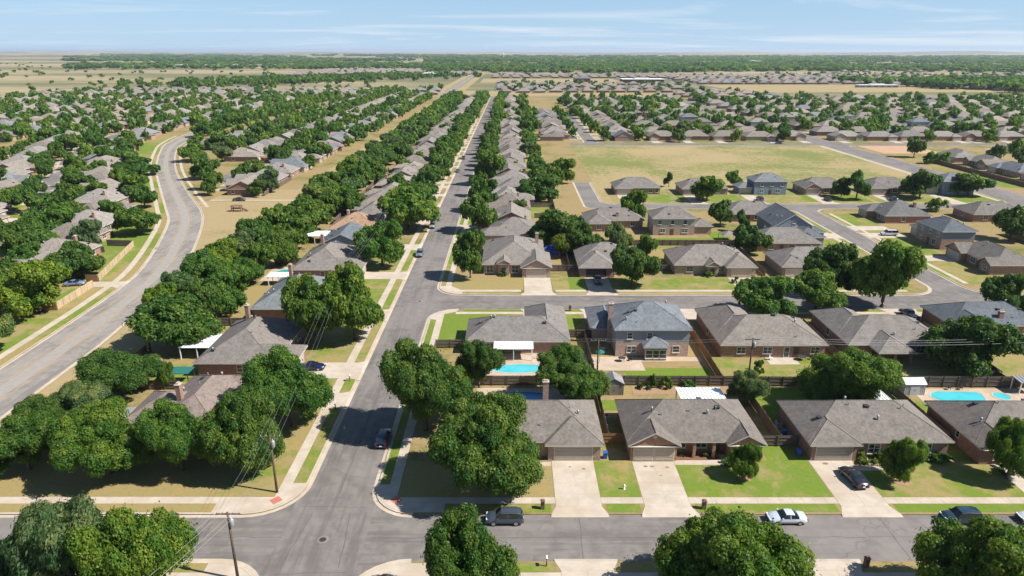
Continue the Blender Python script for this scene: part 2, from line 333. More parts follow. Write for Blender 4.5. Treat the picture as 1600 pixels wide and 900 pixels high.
BLK = {
 'west_strip': rpoly([(-81,71.8,5),(-27.4,71.8,6.5),(-27.4,894,4),(-222,894,4)]) ,
 'south_west': rpoly([(-81,20),(-27.4,20),(-27.4,63.4,6.0),(-81,63.4,5)]),
 'south_east': rpoly([(-18,20),(700,20),(700,63.4),(-18,63.4,6.5)]),
 'front': rpoly([(-18,71.8,5.5),(700,71.8),(700,144),(-18,144,6)]),
 'middle': rpoly([(-18,154,6),(103,154,7),(103,248,6),(27,248,5),(27,302),(36,302),(36,440),(46,440,5),(46,673),(50.5,673),(50.5,894),(-18,894,4)]),
 'field_block': rpoly([(34.5,257,4),(191.5,257,6),(191.5,428,6),(36,428),(36,302),(34.5,302)]),
 'east': rpoly([(111.5,154,7),(191.5,154,6),(191.5,248,6),(111.5,248,6)]),
 'far_east': rpoly([(207,154,6),(700,154),(700,428),(207,428,6)]),
 'north': rpoly([(55,440,5),(191.5,440,6),(191.5,894,4),(50.5,894),(50.5,673),(55,673)]),
 'north_east': rpoly([(207,440,6),(760,440),(760,894),(207,894,4)]),
}
ws = BLK['west_strip']            # replace its straight west side by the curved road edge
south = [p for p in ws if p[1] < 90]; north = [p for p in ws if p[1] > 800 and p[0] > -100]
BLK['west_strip'] = south + north + [p for p in reversed(SR) if p[1] > 78]
BLK['west'] = [(-900,20),(-94,20)] + [p for p in SL if p[1] > 20] + [(-900,894)]
def kerbless(a, b):
    for p, q in ((a, b),):
        if abs(p[0]-36) < .1 and abs(q[0]-36) < .1: return True
        if abs(p[0]-50.5) < .1 or abs(q[0]-50.5) < .1: return True
        if max(abs(p[0]), abs(q[0])) > 650: return True
        if p[1] < 21 and q[1] < 21: return True
        if abs(p[1]-302) < .1 and abs(q[1]-302) < .1 and min(p[0], q[0]) > 30: return True
    return False
names = {'west_strip':'houses, trees and dry corridor left of the long street','south_west':'near left corner','south_east':'near right side of the front street','front':'front row of houses and pools','middle':'houses right of the long street','field_block':'open dry field','east':'houses between the two right streets','far_east':'houses right of the wide road','north':'houses beyond the field','north_east':'houses far right','west':'houses left of the curved road'}
for k, pl in BLK.items():
    m = MB(); m.prism(pl, -.17, 0.0); b_ = struct('terrace', m.mesh('terrace', 'field' if k == 'field_block' else 'yard'), 'kerbed grassy land carrying the ' + names[k], 'ground')
    kb = MB(); inn = offset(pl, 0.32); gut = offset(pl, -0.55); n = len(pl)
    for i in range(n):
        j = (i+1) % n
        if kerbless(pl[i], pl[j]): continue
        a, b, c, d, e, f2 = pl[i], pl[j], inn[i], inn[j], gut[i], gut[j]
        kb.poly([(*a, .014), (*b, .014), (*d, .014), (*c, .014)]); kb.poly([(*c, .014), (*d, .014), (*d, -.02), (*c, -.02)])
        kb.poly([(a[0], a[1], .014), (a[0], a[1], -.116), (b[0], b[1], -.116), (b[0], b[1], .014)])
        a2 = (a[0]+(e[0]-a[0])*.02, a[1]+(e[1]-a[1])*.02); b2 = (b[0]+(f2[0]-b[0])*.02, b[1]+(f2[1]-b[1])*.02)
        kb.poly([(*a, -.108), (*e, -.112), (*f2, -.112), (*b, -.108)])
    struct('kerb', kb.mesh('kerb', 'kerb'), 'pale concrete kerb and gutter edging the ' + names[k], 'kerb')
def corners(xa, xb, ya, yb, r=8.5, which='abcd'):
    q = {'a': (xa-r, xa, ya-r, ya), 'b': (xb, xb+r, ya-r, ya), 'c': (xb, xb+r, yb, yb+r), 'd': (xa-r, xa, yb, yb+r)}
    return [q[k] for k in which]
def road(label, rects, mat, name='road'):
    m = MB()
    for x0, x1, y0, y1 in rects: m.poly([(x0,y0,-.12),(x1,y0,-.12),(x1,y1,-.12),(x0,y1,-.12)])
    return struct(name, m.mesh(name, mat), label, 'road')
RD = []
RD.append(road('long straight asphalt street running to the horizon', [(-27.9,-17.5,20,904)] + corners(-27.9,-17.5,62.9,72.3) + corners(-27.9,-17.5,143.5,154.5,8.5,'bc'), 'asphalt'))
RD.append(road('front cross street asphalt at the bottom', [(-81.5,-27.9,62.9,72.3),(-17.5,700,62.9,72.3)], 'asphalt_x'))
RD.append(road('second cross street asphalt behind the first block', [(-17.5,700,143.5,154.5)] + corners(102.5,112,0,154.5,8.5,'cd') + corners(191,207.5,0,154.5,8.5,'cd'), 'asphalt_x'))
road('side street asphalt running away at the right, narrow', [(102.5,112,154.5,247.5)], 'asphalt')
road('bent asphalt street below the open field', [(26.5,35,247.5,303),(35,191,247.5,257.5)] + corners(102.5,112,247.5,0,8,'ab') + corners(0,191,247.5,257.5,8,'') + [(35,39,257.5,262)], 'asphalt_x')
road('wide asphalt road along the right side of the field', [(191,207.5,154.5,904)] + corners(191,207.5,427.5,440.5,8) + [(183,191,239.5,247.5),(183,191,257.5,265.5)], 'asphalt')
road('narrow asphalt street along the far side of the field', [(35.5,191,427.5,440.5),(207.5,760,427.5,440.5)], 'asphalt_x')
road('short asphalt street beyond the field lined by driveways', [(45.5,55.5,440.5,674)], 'asphalt')
m = MB(); ribbon(m, SL, SR, -.12, -.12); ar = struct('road', m.mesh('road', 'asphalt_worn'), 'wide curving three lane road on the left with yellow lines', 'road')
def along(A, B, t): return [(a[0]*(1-t)+b[0]*t, a[1]*(1-t)+b[1]*t) for a, b in zip(A, B)]
# resample both edges together for lane lines
def resample(L, n):
    P = [Vector(p) for p in L]; s = [0]
    for a, b in zip(P, P[1:]): s.append(s[-1] + (b-a).length)
    out = []; k = 0
    for i in range(n):
        d = s[-1]*i/(n-1)
        while k < len(P)-2 and s[k+1] < d: k += 1
        t = (d - s[k])/(s[k+1]-s[k]); out.append(tuple(P[k].lerp(P[k+1], min(1, t))))
    return out
QL, QR = resample(SL, 260), resample(SR, 260)
for base in (0.352, 0.648):
    solid = MB(); dash = MB()
    for sgn, mbx in ((0, solid), (1, dash)):
        t0 = base + (0.016 if (sgn == 1) == (base < .5) else -0.016)
        A, B = along(QL, QR, t0 - .005), along(QL, QR, t0 + .005)
        for i in range(259):
            if mbx is dash and i % 4 < 2: continue
            if A[i][1] > 480: continue
            mbx.poly([(*A[i], -.115), (*B[i], -.115), (*B[i+1], -.115), (*A[i+1], -.115)])
    ob('lane_line', solid.mesh('lane_line', 'yellow_paint'), ar); ob('lane_line', dash.mesh('lane_line', 'yellow_paint'), ar)
m = MB()     # worn paler middle lane
A, B = along(QL, QR, .38), along(QL, QR, .62); ribbon(m, A, B, -.1165, -.1165)
simple('lane_worn', (0.285, 0.255, 0.222), 0.88, var=0.2, scale=0.8); ob('worn_lane', m.mesh('worn_lane', 'lane_worn'), ar)
def seams(parent, segs):
    for (x0, y0, x1, y1) in segs:
        d = Vector((x1-x0, y1-y0)); n = Vector((-d.y, d.x)).normalized()*.045; k = max(2, int(d.length/1.5)); g = random.Random(int(x0*10+y0)); m = MB(); P = []
        for i in range(k+1): j = g.uniform(-.10,.10) if 0 < i < k else 0; P.append(Vector((x0, y0)) + d*i/k + n/.045*j)
        for a, b in zip(P, P[1:]): m.poly([(*(a-n), -.1165), (*(a+n), -.1165), (*(b+n), -.1165), (*(b-n), -.1165)][::-1])
        ob('seam', m.mesh('seam', 'asphalt_seal'), parent)
simple('asphalt_seal', (0.105, 0.096, 0.090), 0.8, var=0.3)
seams(RD[0], [(-27,73.5,-18.5,73.2),(-26.5,61.5,-18.5,61.8),(-25.2,72,-26.2,62.5),(-20.4,72,-19.6,62.5),(-22.7,76,-22.9,140),(-26.5,96,-19,96.4),(-26.8,128,-22.5,127.6),(-22.6,156,-22.5,300),(-26.9,176,-18.6,176.3),(-27,205,-21,205.2),(-26,249,-18.4,249)])
seams(RD[1], [(-27.6,67.6,-60,67.8),(-17,67.5,60,67.7),(8.4,72,8.2,63.6),(30,71.5,30.3,66),(46,72,45.8,63.6),(-45,72,-44.8,66)])
seams(RD[2], [(-16,149,98,149.2),(14,154,14.2,149),(40,149,40.3,144.4),(70,154,69.8,144.3)])
# lawn accumulators: rectangles with a greenness value
LAWN = {}; LN = [0]
def lawn(key, pts, g, z=.006):
    LN[0] += 1; z += .0005*(LN[0] % 9)
    LAWN.setdefault(key, MB()).poly([(x, y, z) for x, y in pts], 0, g)
def lrect(key, x0, x1, y0, y1, g, z=.006): lawn(key, [(x0,y0),(x1,y0),(x1,y1),(x0,y1)], g, z)
# sidewalks: a bed strip with separate slabs on it where they can be told apart
def slab_mesh(w, l): return MB().box(-w/2, w/2, -l/2, l/2, -.02, .010, bottom=False).mesh('slab', 'concrete')
def sidewalk(label, x0, x1, y0, y1, axis, slabs=True, step=1.52, skip=()):
    """straight walk; skip = spans along the axis taken by driveways"""
    m = MB(); lo, hi = (x0, x1) if axis == 'x' else (y0, y1); cur = lo; spans = []
    for a, b in sorted(skip):
        if a > cur: spans.append((cur, a))
        cur = max(cur, b)
    if cur < hi: spans.append((cur, hi))
    for a, b in spans:
        if axis == 'x': m.box(a, b, y0, y1, -.05, .010, bottom=False)
        else: m.box(x0, x1, a, b, -.05, .010, bottom=False)
    s = struct('sidewalk', m.mesh('sidewalk', 'concrete'), label, 'sidewalk')
    if slabs:
        wid = (y1-y0) if axis == 'x' else (x1-x0)
        me = slab_mesh(step-.035, wid-.01) if axis == 'x' else slab_mesh(wid-.01, step-.035)
        for a, b in spans:
            n = max(1, round((b-a)/step))
            for i in range(n):
                t = a + (i+.5)*(b-a)/n; o = ob('slab', me, s, ((t, (y0+y1)/2, .012) if axis == 'x' else ((x0+x1)/2, t, .012)))
                o.rotation_euler = (rng.uniform(-.002,.002), rng.uniform(-.002,.002), 0)
                if axis == 'x': o.scale = ((b-a)/n/step, 1, 1)
                else: o.scale = (1, (b-a)/n/step, 1)
    return s
DRIVE = [(5.6,11.5),(17.0,22.9),(42.1,48.3),(67.5,73.2),(92,98)]
dsk = [(a-.02, b+.02) for a, b in DRIVE]
sidewalk('front street sidewalk past the brick houses, far side', -11.9, 130, 73.9, 75.2, 'x', skip=dsk)
sidewalk('shaded sidewalk at the near left, far side of front street', -80, -33.5, 73.9, 75.3, 'x')
sidewalk('sidewalk on near right side of front street', -11.5, 130, 60.2, 61.6, 'x', skip=[(5.5,11.4),(33.5,39.2),(60,66)])
sidewalk('sidewalk strip at near left corner under the pole', -80, -33.5, 60.2, 61.6, 'x')
LD = [(99.0,104.0),(109.5,116.0),(137.5,143.5),(165.5,171.5),(192.5,198.5)]     # driveways along the left of the long street (y spans)
sidewalk('long left sidewalk of the straight street, near stretch', -31, -29.5, 77.3, 200, 'y', skip=LD)
sidewalk('right sidewalk of straight street beside the corner trees', -16.4, -15.0, 77.3, 139, 'y')
sidewalk('second street sidewalk, near side', -12.5, 98, 141.0, 142.3, 'x', slabs=False)
sidewalk('second street sidewalk, far side', -12.5, 96, 155.9, 157.2, 'x', slabs=False, skip=[(2.2,10.6),(18,25),(54.5,61.8),(69.5,76.6)])
sidewalk('left sidewalk of the straight street, far stretch', -31, -29.5, 200, 880, 'y', slabs=False)
sidewalk('right sidewalk of the straight street, far stretch', -16.4, -15.0, 160, 880, 'y', slabs=False)
sidewalk('sidewalk on right side of narrow side street', 113.3, 114.5, 162, 240, 'y', slabs=False)
sidewalk('sidewalk on left side of narrow side street', 99.8, 101.2, 200, 242, 'y', slabs=False)
sidewalk('pale walk between wide road and dry field', 188.5, 190.3, 262, 424, 'y', slabs=False)
# curved walk beside the three-lane road
m = MB(); A = offset([*SL], 0); P1 = [(p[0]-2.3, p[1]) for p in SL if 60 < p[1] < 480]; P2 = [(p[0]-3.9, p[1]) for p in SL if 60 < p[1] < 480]; ribbon(m, P2, P1, .012, .012)
struct('sidewalk', m.mesh('sidewalk', 'concrete'), 'curving sidewalk along the outside of three lane road', 'sidewalk')
P3 = [(p[0]-.4, p[1]) for p in SL if 60 < p[1] < 480]; m = LAWN.setdefault('west', MB())
for i in range(len(P1)-1): m.poly([(*P1[i], .0035), (*P3[i], .0035), (*P3[i+1], .0035), (*P1[i+1], .0035)], 0, .50 + .25*math.sin(i*.7))
P4 = [(p[0]-14, p[1]) for p in P2]
for i in range(len(P1)-1): m.poly([(*P4[i], .0035), (*P2[i], .0035), (*P2[i+1], .0035), (*P4[i+1], .0035)], 0, .58 + .2*math.sin(i*.35))
m = MB(); Q = [p for p in QR if 77 < p[1] < 500]; P5 = [(p[0]+2.2, p[1]) for p in Q]; P6 = [(p[0]+3.6, p[1]) for p in Q]
ii = [i for i, p in enumerate(Q) if p[1] > 250]; ribbon(m, [P5[i] for i in ii], [P6[i] for i in ii], .012, .012)
struct('sidewalk', m.mesh('sidewalk', 'concrete'), 'sidewalk along the inner side of curved road by shade trees', 'sidewalk')
# dry triangle and the straight dry corridor
m = MB(); e = [p for p in SR if 80 < p[1] < 262]; F = [(-66, p[1]) for p in e]
ribbon(m, [(p[0]+.5, p[1]) for p in e], F, .005, .005)
m.poly([(-90,262,.005),(-82,262,.005),(-82,894,.005),(-90,894,.005)]); m.poly([(-118,262,.005),(-90,262,.005),(-90,285,.005),(-118,285,.005)])
struct('field', m.mesh('field', 'field_dry'), 'tan dry grass triangle and straight corridor beside the tree belt', 'field')
m = MB(); m.poly([(-118,262.5,.010),(-80,262.5,.010),(-80,264,.010),(-118,264,.010)])
struct('path', m.mesh('path', 'concrete'), 'pale path crossing the dry corridor', 'path')
# corner pavements with red tactile pads
def corner(label, pts, pads):
    m = MB(); m.prism(pts, -.03, .016); s = struct('corner_pavement', m.mesh('corner_pavement', 'concrete'), label, 'pavement')
    for (x, y, a) in pads:
        p = MB(); p.box(-.65, .65, -.6, .6, -.02, .006, bottom=False)
        for i in range(5):
            for j in range(5): p.box(-.55+i*.25, -.45+i*.25, -.5+j*.23, -.4+j*.23, .006, .012, bottom=False)
        ob('tactile_pad', p.mesh('tactile_pad', 'red_pad'), s, (x, y, .018), R(a))
def arc(cx_, cy_, r, a0, a1, n=8): return [(cx_ + r*math.cos(R(a0+(a1-a0)*i/n)), cy_ + r*math.sin(R(a0+(a1-a0)*i/n))) for i in range(n+1)]
corner('pale corner pavement at left far side of the crossing', [(-38,73.9),(-38,72.14)] + arc(-33.9,78.3,6.16,-90,0) + [(-29.5,78.3),(-29.5,78.3),(-31,78.3),(-31,75.3),(-38,75.3)][1:], [(-30.6,74.6,45)])
corner('pale corner pavement at right far side of the crossing', [(-16.4,78),(-17.66,78)] + arc(-12.5,77.3,5.16,180,270) + [(-8.6,72.14),(-8.6,75.2),(-15,75.2),(-15,78)], [(-15.0,74.6,-45)])
corner('pale corner pavement at right near side of the crossing', [(-8.8,60.2),(-8.8,63.06)] + arc(-11.5,56.9,6.16,90,180) + [(-17.66,54),(-15,54),(-15,60.2)], [(-14.3,60.6,45)])
corner('pale corner pavement at left near side beside the pole', [(-34.5,63.06),(-34.5,60.2),(-30.5,60.2),(-30.5,54),(-27.74,54)] + arc(-33.4,57.4,5.66,0,90), [(-29.9,59.3,-45)])
corner('pale corner pavement where the second street begins, near side', [(-15,138),(-15,141),(-12.5,142.3),(-12,143.66)] + arc(-12,138,5.66,90,180) + [(-16.4,137.5)], [])
corner('pale corner pavement where the second street begins, far side', [(-12,155.9),(-12.5,157.2),(-15,160),(-16.4,160)] + arc(-12,160,5.66,180,270), [])
# manhole and patched joints
s = MB(); s.prism([(0.42*math.cos(i*.3927), .42*math.sin(i*.3927)) for i in range(16)], -.01, .006, 1); s.prism([(0.72*math.cos(i*.3927), .72*math.sin(i*.3927)) for i in range(16)], -.02, .003, 0)
mh = struct('manhole', s.mesh('manhole', ['asphalt_worn', 'dark_metal']), 'round iron manhole cover in the middle of the crossing', 'manhole', (-22.6,67.2,-.114))
mh2 = struct('manhole', mh.data, 'small manhole cover where second street meets the long street', 'manhole', (-21.5,149.5,-.114))
# verges of the two near streets
def verge_x(key, x0, x1, y0, y1, skip, g):
    cur = x0
    for a, b in sorted(skip) + [(x1, x1)]:
        if a > cur: lrect(key, cur, a, y0, y1, g + rng.uniform(-.15, .15))
        cur = max(cur, b)
def verge_y(key, x0, x1, y0, y1, skip, g):
    cur = y0
    for a, b in sorted(skip) + [(y1, y1)]:
        while a > cur:
            e = min(a, cur + 14); lrect(key, x0, x1, cur, e, g + rng.uniform(-.12, .15)); cur = e
        cur = max(cur, b)
verge_x('front', -8.6, 130, 72.15, 73.85, [(a-.6, b+.6) for a, b in DRIVE], .66)
verge_x('west_strip', -80, -38, 72.15, 73.85, [], .42)
verge_x('south_east', -8.8, 130, 61.65, 63.05, [(5.0,12.0),(33,39.8),(59.4,66.6)], .50)
verge_x('south_west', -80, -34.5, 61.65, 63.05, [], .50)
verge_y('west_strip', -29.45, -27.75, 78.4, 200, [(a-.4, b+.4) for a, b in LD], .60)
verge_y('front', -17.65, -16.45, 78, 137.5, [], .75)
verge_y('middle', -17.65, -16.45, 161, 880, [], .60)
verge_x('front', -11, 98, 142.35, 143.65, [(15.5,22.5),(36,44),(83,91)], .66)
verge_x('middle', -11, 96, 154.35, 155.85, [(1.6,11.2),(17.5,25.6),(54,62.4),(69,77.2)], .36)
verge_y('east', 111.85, 113.25, 162, 240, [(181,189),(201,207),(214,221)], .5)
verge_y('middle', 101.25, 102.65, 190, 242, [(205,212)], .5)
# ------------------------------------------------------------------ trees
def crown_mesh(name, seed, shape, n_puff, leaves, leaf, mat, aspect=1.0, streak=0.0, psize=.24):
    """leaf-sized folded faces gathered in clumps through the crown's volume; unit crown: radius 1, z from 0 (underside) to 1 (top)"""
    g = np.random.default_rng(seed)
    cs = []; rs = []
    def radius(z):
        if shape == 'round': return np.sqrt(max(0.02, 1 - ((z-.42)/.60)**2))
        if shape == 'oval': return np.sqrt(max(0.02, 1 - ((z-.40)/.62)**2))**1.25
        if shape == 'dome': return np.sqrt(max(0.02, 1 - ((z-.26)/.76)**2))
        return max(.08, 1.02*(1-z)**.75 + .05)*(.9 if z > .12 else .6)
    nl = {'round': 22, 'oval': 20, 'dome': 24}.get(shape, 14); lobes = []
    for i in range(nl):                       # main boughs, each carrying its own mass of leaves
        z = .14 + .70*((i*.618 + .13*g.random()) % 1.0); a = i*2.399 + g.uniform(-.45, .45); R0 = radius(z)
        L = g.uniform(.24, .36)*(1 - .22*z)*(1.0 if shape in ('round', 'dome', 'oval') else .7)
        rr = max(0, R0*g.uniform(.94, 1.08) - L*.78); lobes.append((np.array([rr*np.cos(a), rr*np.sin(a), z]), L, np.array([np.cos(a), np.sin(a), 0])))
    lobes.append((np.array([g.uniform(-.1,.1), g.uniform(-.1,.1), .80]), .30 if shape != 'cone' else .16, np.zeros(3))); lobes.append((np.array([0, 0, .45]), .60 if shape != 'cone' else .3, np.zeros(3)))
    lw = np.array([l[1]**2 for l in lobes]); lw /= lw.sum(); tries = 0
    while len(cs) < n_puff and tries < 9000:
        tries += 1
        lc, L, od = lobes[g.choice(len(lobes), p=lw)]
        dv = g.normal(size=3) + od*.55 + np.array([0, 0, .45]); dv /= np.linalg.norm(dv)
        pr = g.uniform(.60, 1.12)*psize
        c = lc + dv*(L - pr*.5)*g.uniform(.62, 1.04)*np.array([1, 1, .78]); c[2] = min(max(c[2], .02), .98 - pr*.5)
        if len(cs) and (np.linalg.norm((np.array(cs)-c)*np.array([1,1,1.25]), axis=1) < (pr+np.array(rs))*.56).any(): continue
        cs.append(c); rs.append(pr)
    cs = np.array(cs); rs = np.array(rs)
    w_ = rs**2; per = np.maximum(6, (leaves*w_/w_.sum()).astype(int))
    idx = np.repeat(np.arange(len(cs)), per); n = len(idx)
    d = g.normal(size=(n, 3)); d[:, 2] = d[:, 2]*.9 + .38; d /= np.linalg.norm(d, axis=1, keepdims=True)
    rad = rs[idx]*np.where(g.random(n) < .80, g.uniform(.80, 1.10, n), g.uniform(.2, .85, n))*np.where(g.random(n) < .09, g.uniform(1.1, 1.55, n), 1.0)
    p = cs[idx] + d*rad[:, None]*np.array([1.08, 1.08, .80/aspect if aspect > 1 else .80])
    p[:, 2] = np.clip(p[:, 2], -.03, 1.06)
    nrm = d*1.0 + g.normal(size=(n, 3))*.42 + np.array([0, 0, .30]); nrm /= np.linalg.norm(nrm, axis=1, keepdims=True)
    t = np.cross(nrm, g.normal(size=(n, 3))); t /= np.linalg.norm(t, axis=1, keepdims=True)
    if streak:
        t = t*(1-streak) + np.array([.75, .1, -.35])*streak; t -= nrm*(t*nrm).sum(1)[:, None]; t /= np.linalg.norm(t, axis=1, keepdims=True)
    b = np.cross(nrm, t); s = leaf*g.uniform(.6, 1.4, n)[:, None]
    la = (1.5 if streak else 1.0); lb = (.55 if streak else .82)
    v = np.empty((n, 4, 3)); fold = nrm*s*.28
    v[:, 0] = p - t*s*la; v[:, 1] = p + b*s*lb + fold; v[:, 2] = p + t*s*la*.95; v[:, 3] = p - b*s*lb + fold*.6
    m = bpy.data.meshes.new(name); m.vertices.add(n*4); m.vertices.foreach_set('co', v.reshape(-1))
    m.loops.add(n*4); m.loops.foreach_set('vertex_index', np.arange(n*4, dtype=np.int32)); m.polygons.add(n)
    m.polygons.foreach_set('loop_start', np.arange(0, n*4, 4, dtype=np.int32)); m.polygons.foreach_set('loop_total', np.full(n, 4, dtype=np.int32))
    m.materials.append(M[mat]); m.update(calc_edges=True); tone = g.uniform(.70, 1.22, len(cs))[idx]*g.uniform(.9, 1.1, n); at = m.attributes.new('tone', 'FLOAT', 'FACE'); at.data.foreach_set('value', tone.astype(np.float32))
    return m, cs
def trunk_mesh(name, seed, cs, fork=.28):
    """unit tree (crown radius 1, height 1): tapered trunk with root flare and limbs up into the clumps; crown spans z 0.2..1"""
    g = random.Random(seed); m = MB(); top = (g.uniform(-.05, .05), g.uniform(-.05, .05), fork + .12)
    m.tube([(0,0,-.02),(0,0,.015),(.01,0,.08),(top[0]*.5,top[1]*.5,fork),top], [.115,.085,.068,.058,.042], 8)
    pick = sorted(range(len(cs)), key=lambda i: -abs(cs[i][2]-.45)+g.random())[:9]
    for i in pick:
        c = cs[i]; z = .2 + .8*c[2]; mid = (c[0]*.45, c[1]*.45, fork + (z-fork)*.55 - .02)
        m.tube([(top[0]*.5, top[1]*.5, fork - .02), mid, (c[0]*.92, c[1]*.92, z)], [.042, .026, .010], 5, cap=False)
    return m.mesh(name, 'bark', True)
KINDS = {}
def kind(k, shape, mat, streak=0.0, n=3):
    for lod, (pf, lv, lf) in {'hero': (200, 90000, .0185), 'near': (165, 27000, .034), 'mid': (105, 7800, .063), 'far': (60, 2400, .10)}.items():
        KINDS[k, lod] = []
        for i in range(1 if lod == 'hero' and k != 'round' else (2 if lod == 'hero' else n)):
            cm, cs = crown_mesh('crown', len(k)*131 + i*17 + {'hero':0,'near':1,'mid':2,'far':3}[lod], shape, pf, lv, lf, mat, streak=streak, psize={'hero': .158, 'near': .168, 'mid': .185, 'far': .20}[lod])
            KINDS[k, lod].append((cm, trunk_mesh('trunk', i + 7*len(k), cs)))
kind('round', 'round', 'leaf'); kind('dome', 'dome', 'leaf', n=2); kind('oval', 'oval', 'leaf', n=2); kind('cone_shape', 'cone', 'leaf', n=1); kind('feathery', 'round', 'leaf_grey', .75, n=2)
GREENS = [(1,1,1),(1.12,1.1,1.0),(.82,.9,.9),(1.25,1.2,.9),(.72,.84,.85),(.92,1.04,1.1),(1.1,1.06,.9),(.85,1.0,.95)]
ALLTREES = []          # (x, y, height, radius, kind, label, tint)
def tree_spec(x, y, h, r, k, label, tint=None, group=None): ALLTREES.append((x, y, h, r, k, label, tint, group))
def put_tree(i, x, y, h, r, k, label, tint, group):
    d = math.hypot(x, y); lod = 'hero' if d < 125 and k != 'cone_shape' else 'near' if d < 190 else ('mid' if d < 420 else 'far')
    ks = KINDS[k, lod]; cm, tm = ks[i % len(ks)]; g = random.Random(i*7+3); rz = g.uniform(0, 6.28)
    t = thing('street_tree' if 'street tree' in label else ('pine_tree' if k == 'cone_shape' else 'broadleaf_tree'), label, 'tree', (x, y, 0), rz, group)
    tr = ob('trunk', tm, t); tr.scale = (max(r*.8, 1.2), max(r*.8, 1.2), h)
    lo = .20 if h > 3.5 else .10
    c = ob('crown', cm, t, (0, 0, h*lo), 0, tint or g.choice(GREENS)); c.scale = (r, r, h*(1-lo)/1.0)
    c.rotation_euler = (0, 0, 0)
    return t
def px_tree(x, y, h, r, k, label, tint=None): tree_spec(x, y, h, r, k, label, tint)
# small shrubs: clumps of the same leaf faces
SHRUB = [crown_mesh('foliage', 900+i, 'dome', 16, 900, .115, 'leaf')[0] for i in range(3)]
def shrub(x, y, r, h, label, tint=None, z=0.0, group=None):
    t = thing('shrub', label, 'shrub', (x, y, z), rng.uniform(0, 6), group); m = MB()
    for k in range(3): m.tube([(0,0,-.05), (.25*math.cos(k*2.1), .25*math.sin(k*2.1), .5)], [.05, .02], 4)
    s = ob('stem', m.mesh('stem', 'bark'), t); s.scale = (r, r, h)
    f = ob('foliage', SHRUB[int(abs(x)*7) % 3], t, (0, 0, 0), 0, tint or rng.choice(GREENS)); f.scale = (r, r, h)
    return t
# ------------------------------------------------------------------ houses
OV = 0.5
def roof_z(wing, x, y):
    ax, x0, x1, y0, y1, e0, e1, ev, pt = wing
    if ax == 'y': x, y, x0, x1, y0, y1 = y, x, y0, y1, x0, x1
    h = (y1-y0)/2; d = min(y-y0, y1-y)
    if e0 == 'h': d = min(d, x-x0)
    if e1 == 'h': d = min(d, x1-x)
    return ev + max(0, d)*pt
def roof_wing(mb, cap, fas, wing, dz, main=None):
    ax, x0, x1, y0, y1, e0, e1, ev, pt = wing; ev += dz
    sw = (lambda p: (p[1], p[0], p[2])) if ax == 'y' else (lambda p: p)
    if ax == 'y': x0, x1, y0, y1 = y0, y1, x0, x1
    h = (y1-y0)/2; yc = (y0+y1)/2; L = x1-x0
    i0 = min(h, L/2-.05) if e0 == 'h' else 0; i1 = min(h, L/2-.05) if e1 == 'h' else 0
    zt = ev + h*pt; a, b = (x0+i0, yc, zt), (x1-i1, yc, zt)
    c = [(x0,y0,ev),(x1,y0,ev),(x1,y1,ev),(x0,y1,ev)]
    fl = (lambda q: [sw(p) for p in (q if ax == 'x' else q[::-1])])
    mb.poly(fl([c[0], c[1], b, a])); mb.poly(fl([c[2], c[3], a, b]))
    if e0 == 'h': mb.poly(fl([c[3], c[0], a]))
    if e1 == 'h': mb.poly(fl([c[1], c[2], b]))
    lo = [(p[0], p[1], ev-.20) for p in c]
    for i in range(4):
        j = (i+1) % 4
        if (i == 3 and e0 == 'g') or (i == 1 and e1 == 'g'): continue
        fas.poly(fl([lo[i], lo[j], c[j], c[i]]))
    fas.poly(fl(lo[::-1]))
    for end, p, q0, q1 in ((e0, a, c[3], c[0]), (e1, b, c[1], c[2])):
        if end == 'g':          # rake boards
            for q in (q0, q1):
                d = (lambda v, k: (v[0], v[1], v[2]-k)); fas.poly(fl([d(q, .22), d(p, .22), p, q]))
    cap.tube([sw((a[0], a[1], a[2]+.02)), sw((b[0], b[1], b[2]+.02))], [.055, .055], 4)
    def hidden(xe):
        if main is None: return False
        px, py = (xe, yc) if ax == 'x' else (yc, xe)
        return main[1] < px < main[2] and main[3] < py < main[4]
    if e0 == 'h' and not hidden(x0):
        for q in (c[0], c[3]): cap.tube([sw((a[0], a[1], a[2]+.02)), sw((q[0], q[1], q[2]+.02))], [.05, .05], 4)
    if e1 == 'h' and not hidden(x1):
        for q in (c[1], c[2]): cap.tube([sw((b[0], b[1], b[2]+.02)), sw((q[0], q[1], q[2]+.02))], [.05, .05], 4)
def wall_wing(mb, wing, k, open_front=None):
    ax, x0, x1, y0, y1, e0, e1, ev, pt = wing; o = OV + .004*k
    mb.box(x0+o, x1-o, y0+o, y1-o, -.12, ev-.06-.003*k, bottom=False)
    for end, lo in ((e0, True), (e1, False)):
        if end != 'g': continue
        if ax == 'x':
            h = (y1-y0)/2 - o; yc = (y0+y1)/2; x = (x0 + .35) if lo else (x1 - .35); s = 1 if lo else -1
            A = [(x, yc-h, ev-.08), (x, yc+h, ev-.08), (x, yc, ev + h*pt + .04)]
            B = [(x+s*.3, p[1], p[2]) for p in A]
        else:
            h = (x1-x0)/2 - o; xc = (x0+x1)/2; y = (y0 + .35) if lo else (y1 - .35); s = 1 if lo else -1
            A = [(xc-h, y, ev-.08), (xc+h, y, ev-.08), (xc, y, ev + h*pt + .04)]
            B = [(p[0], y+s*.3, p[2]) for p in A]
        for P in (A, B): mb.poly(P)
        for i in range(3): j = (i+1) % 3; mb.poly([A[i], A[j], B[j], B[i]])
FR = {'S': 0, 'E': math.pi/2, 'N': math.pi, 'W': -math.pi/2}
_mc = {}
def cached(key, fn):
    if key not in _mc: _mc[key] = fn()
    return _mc[key]
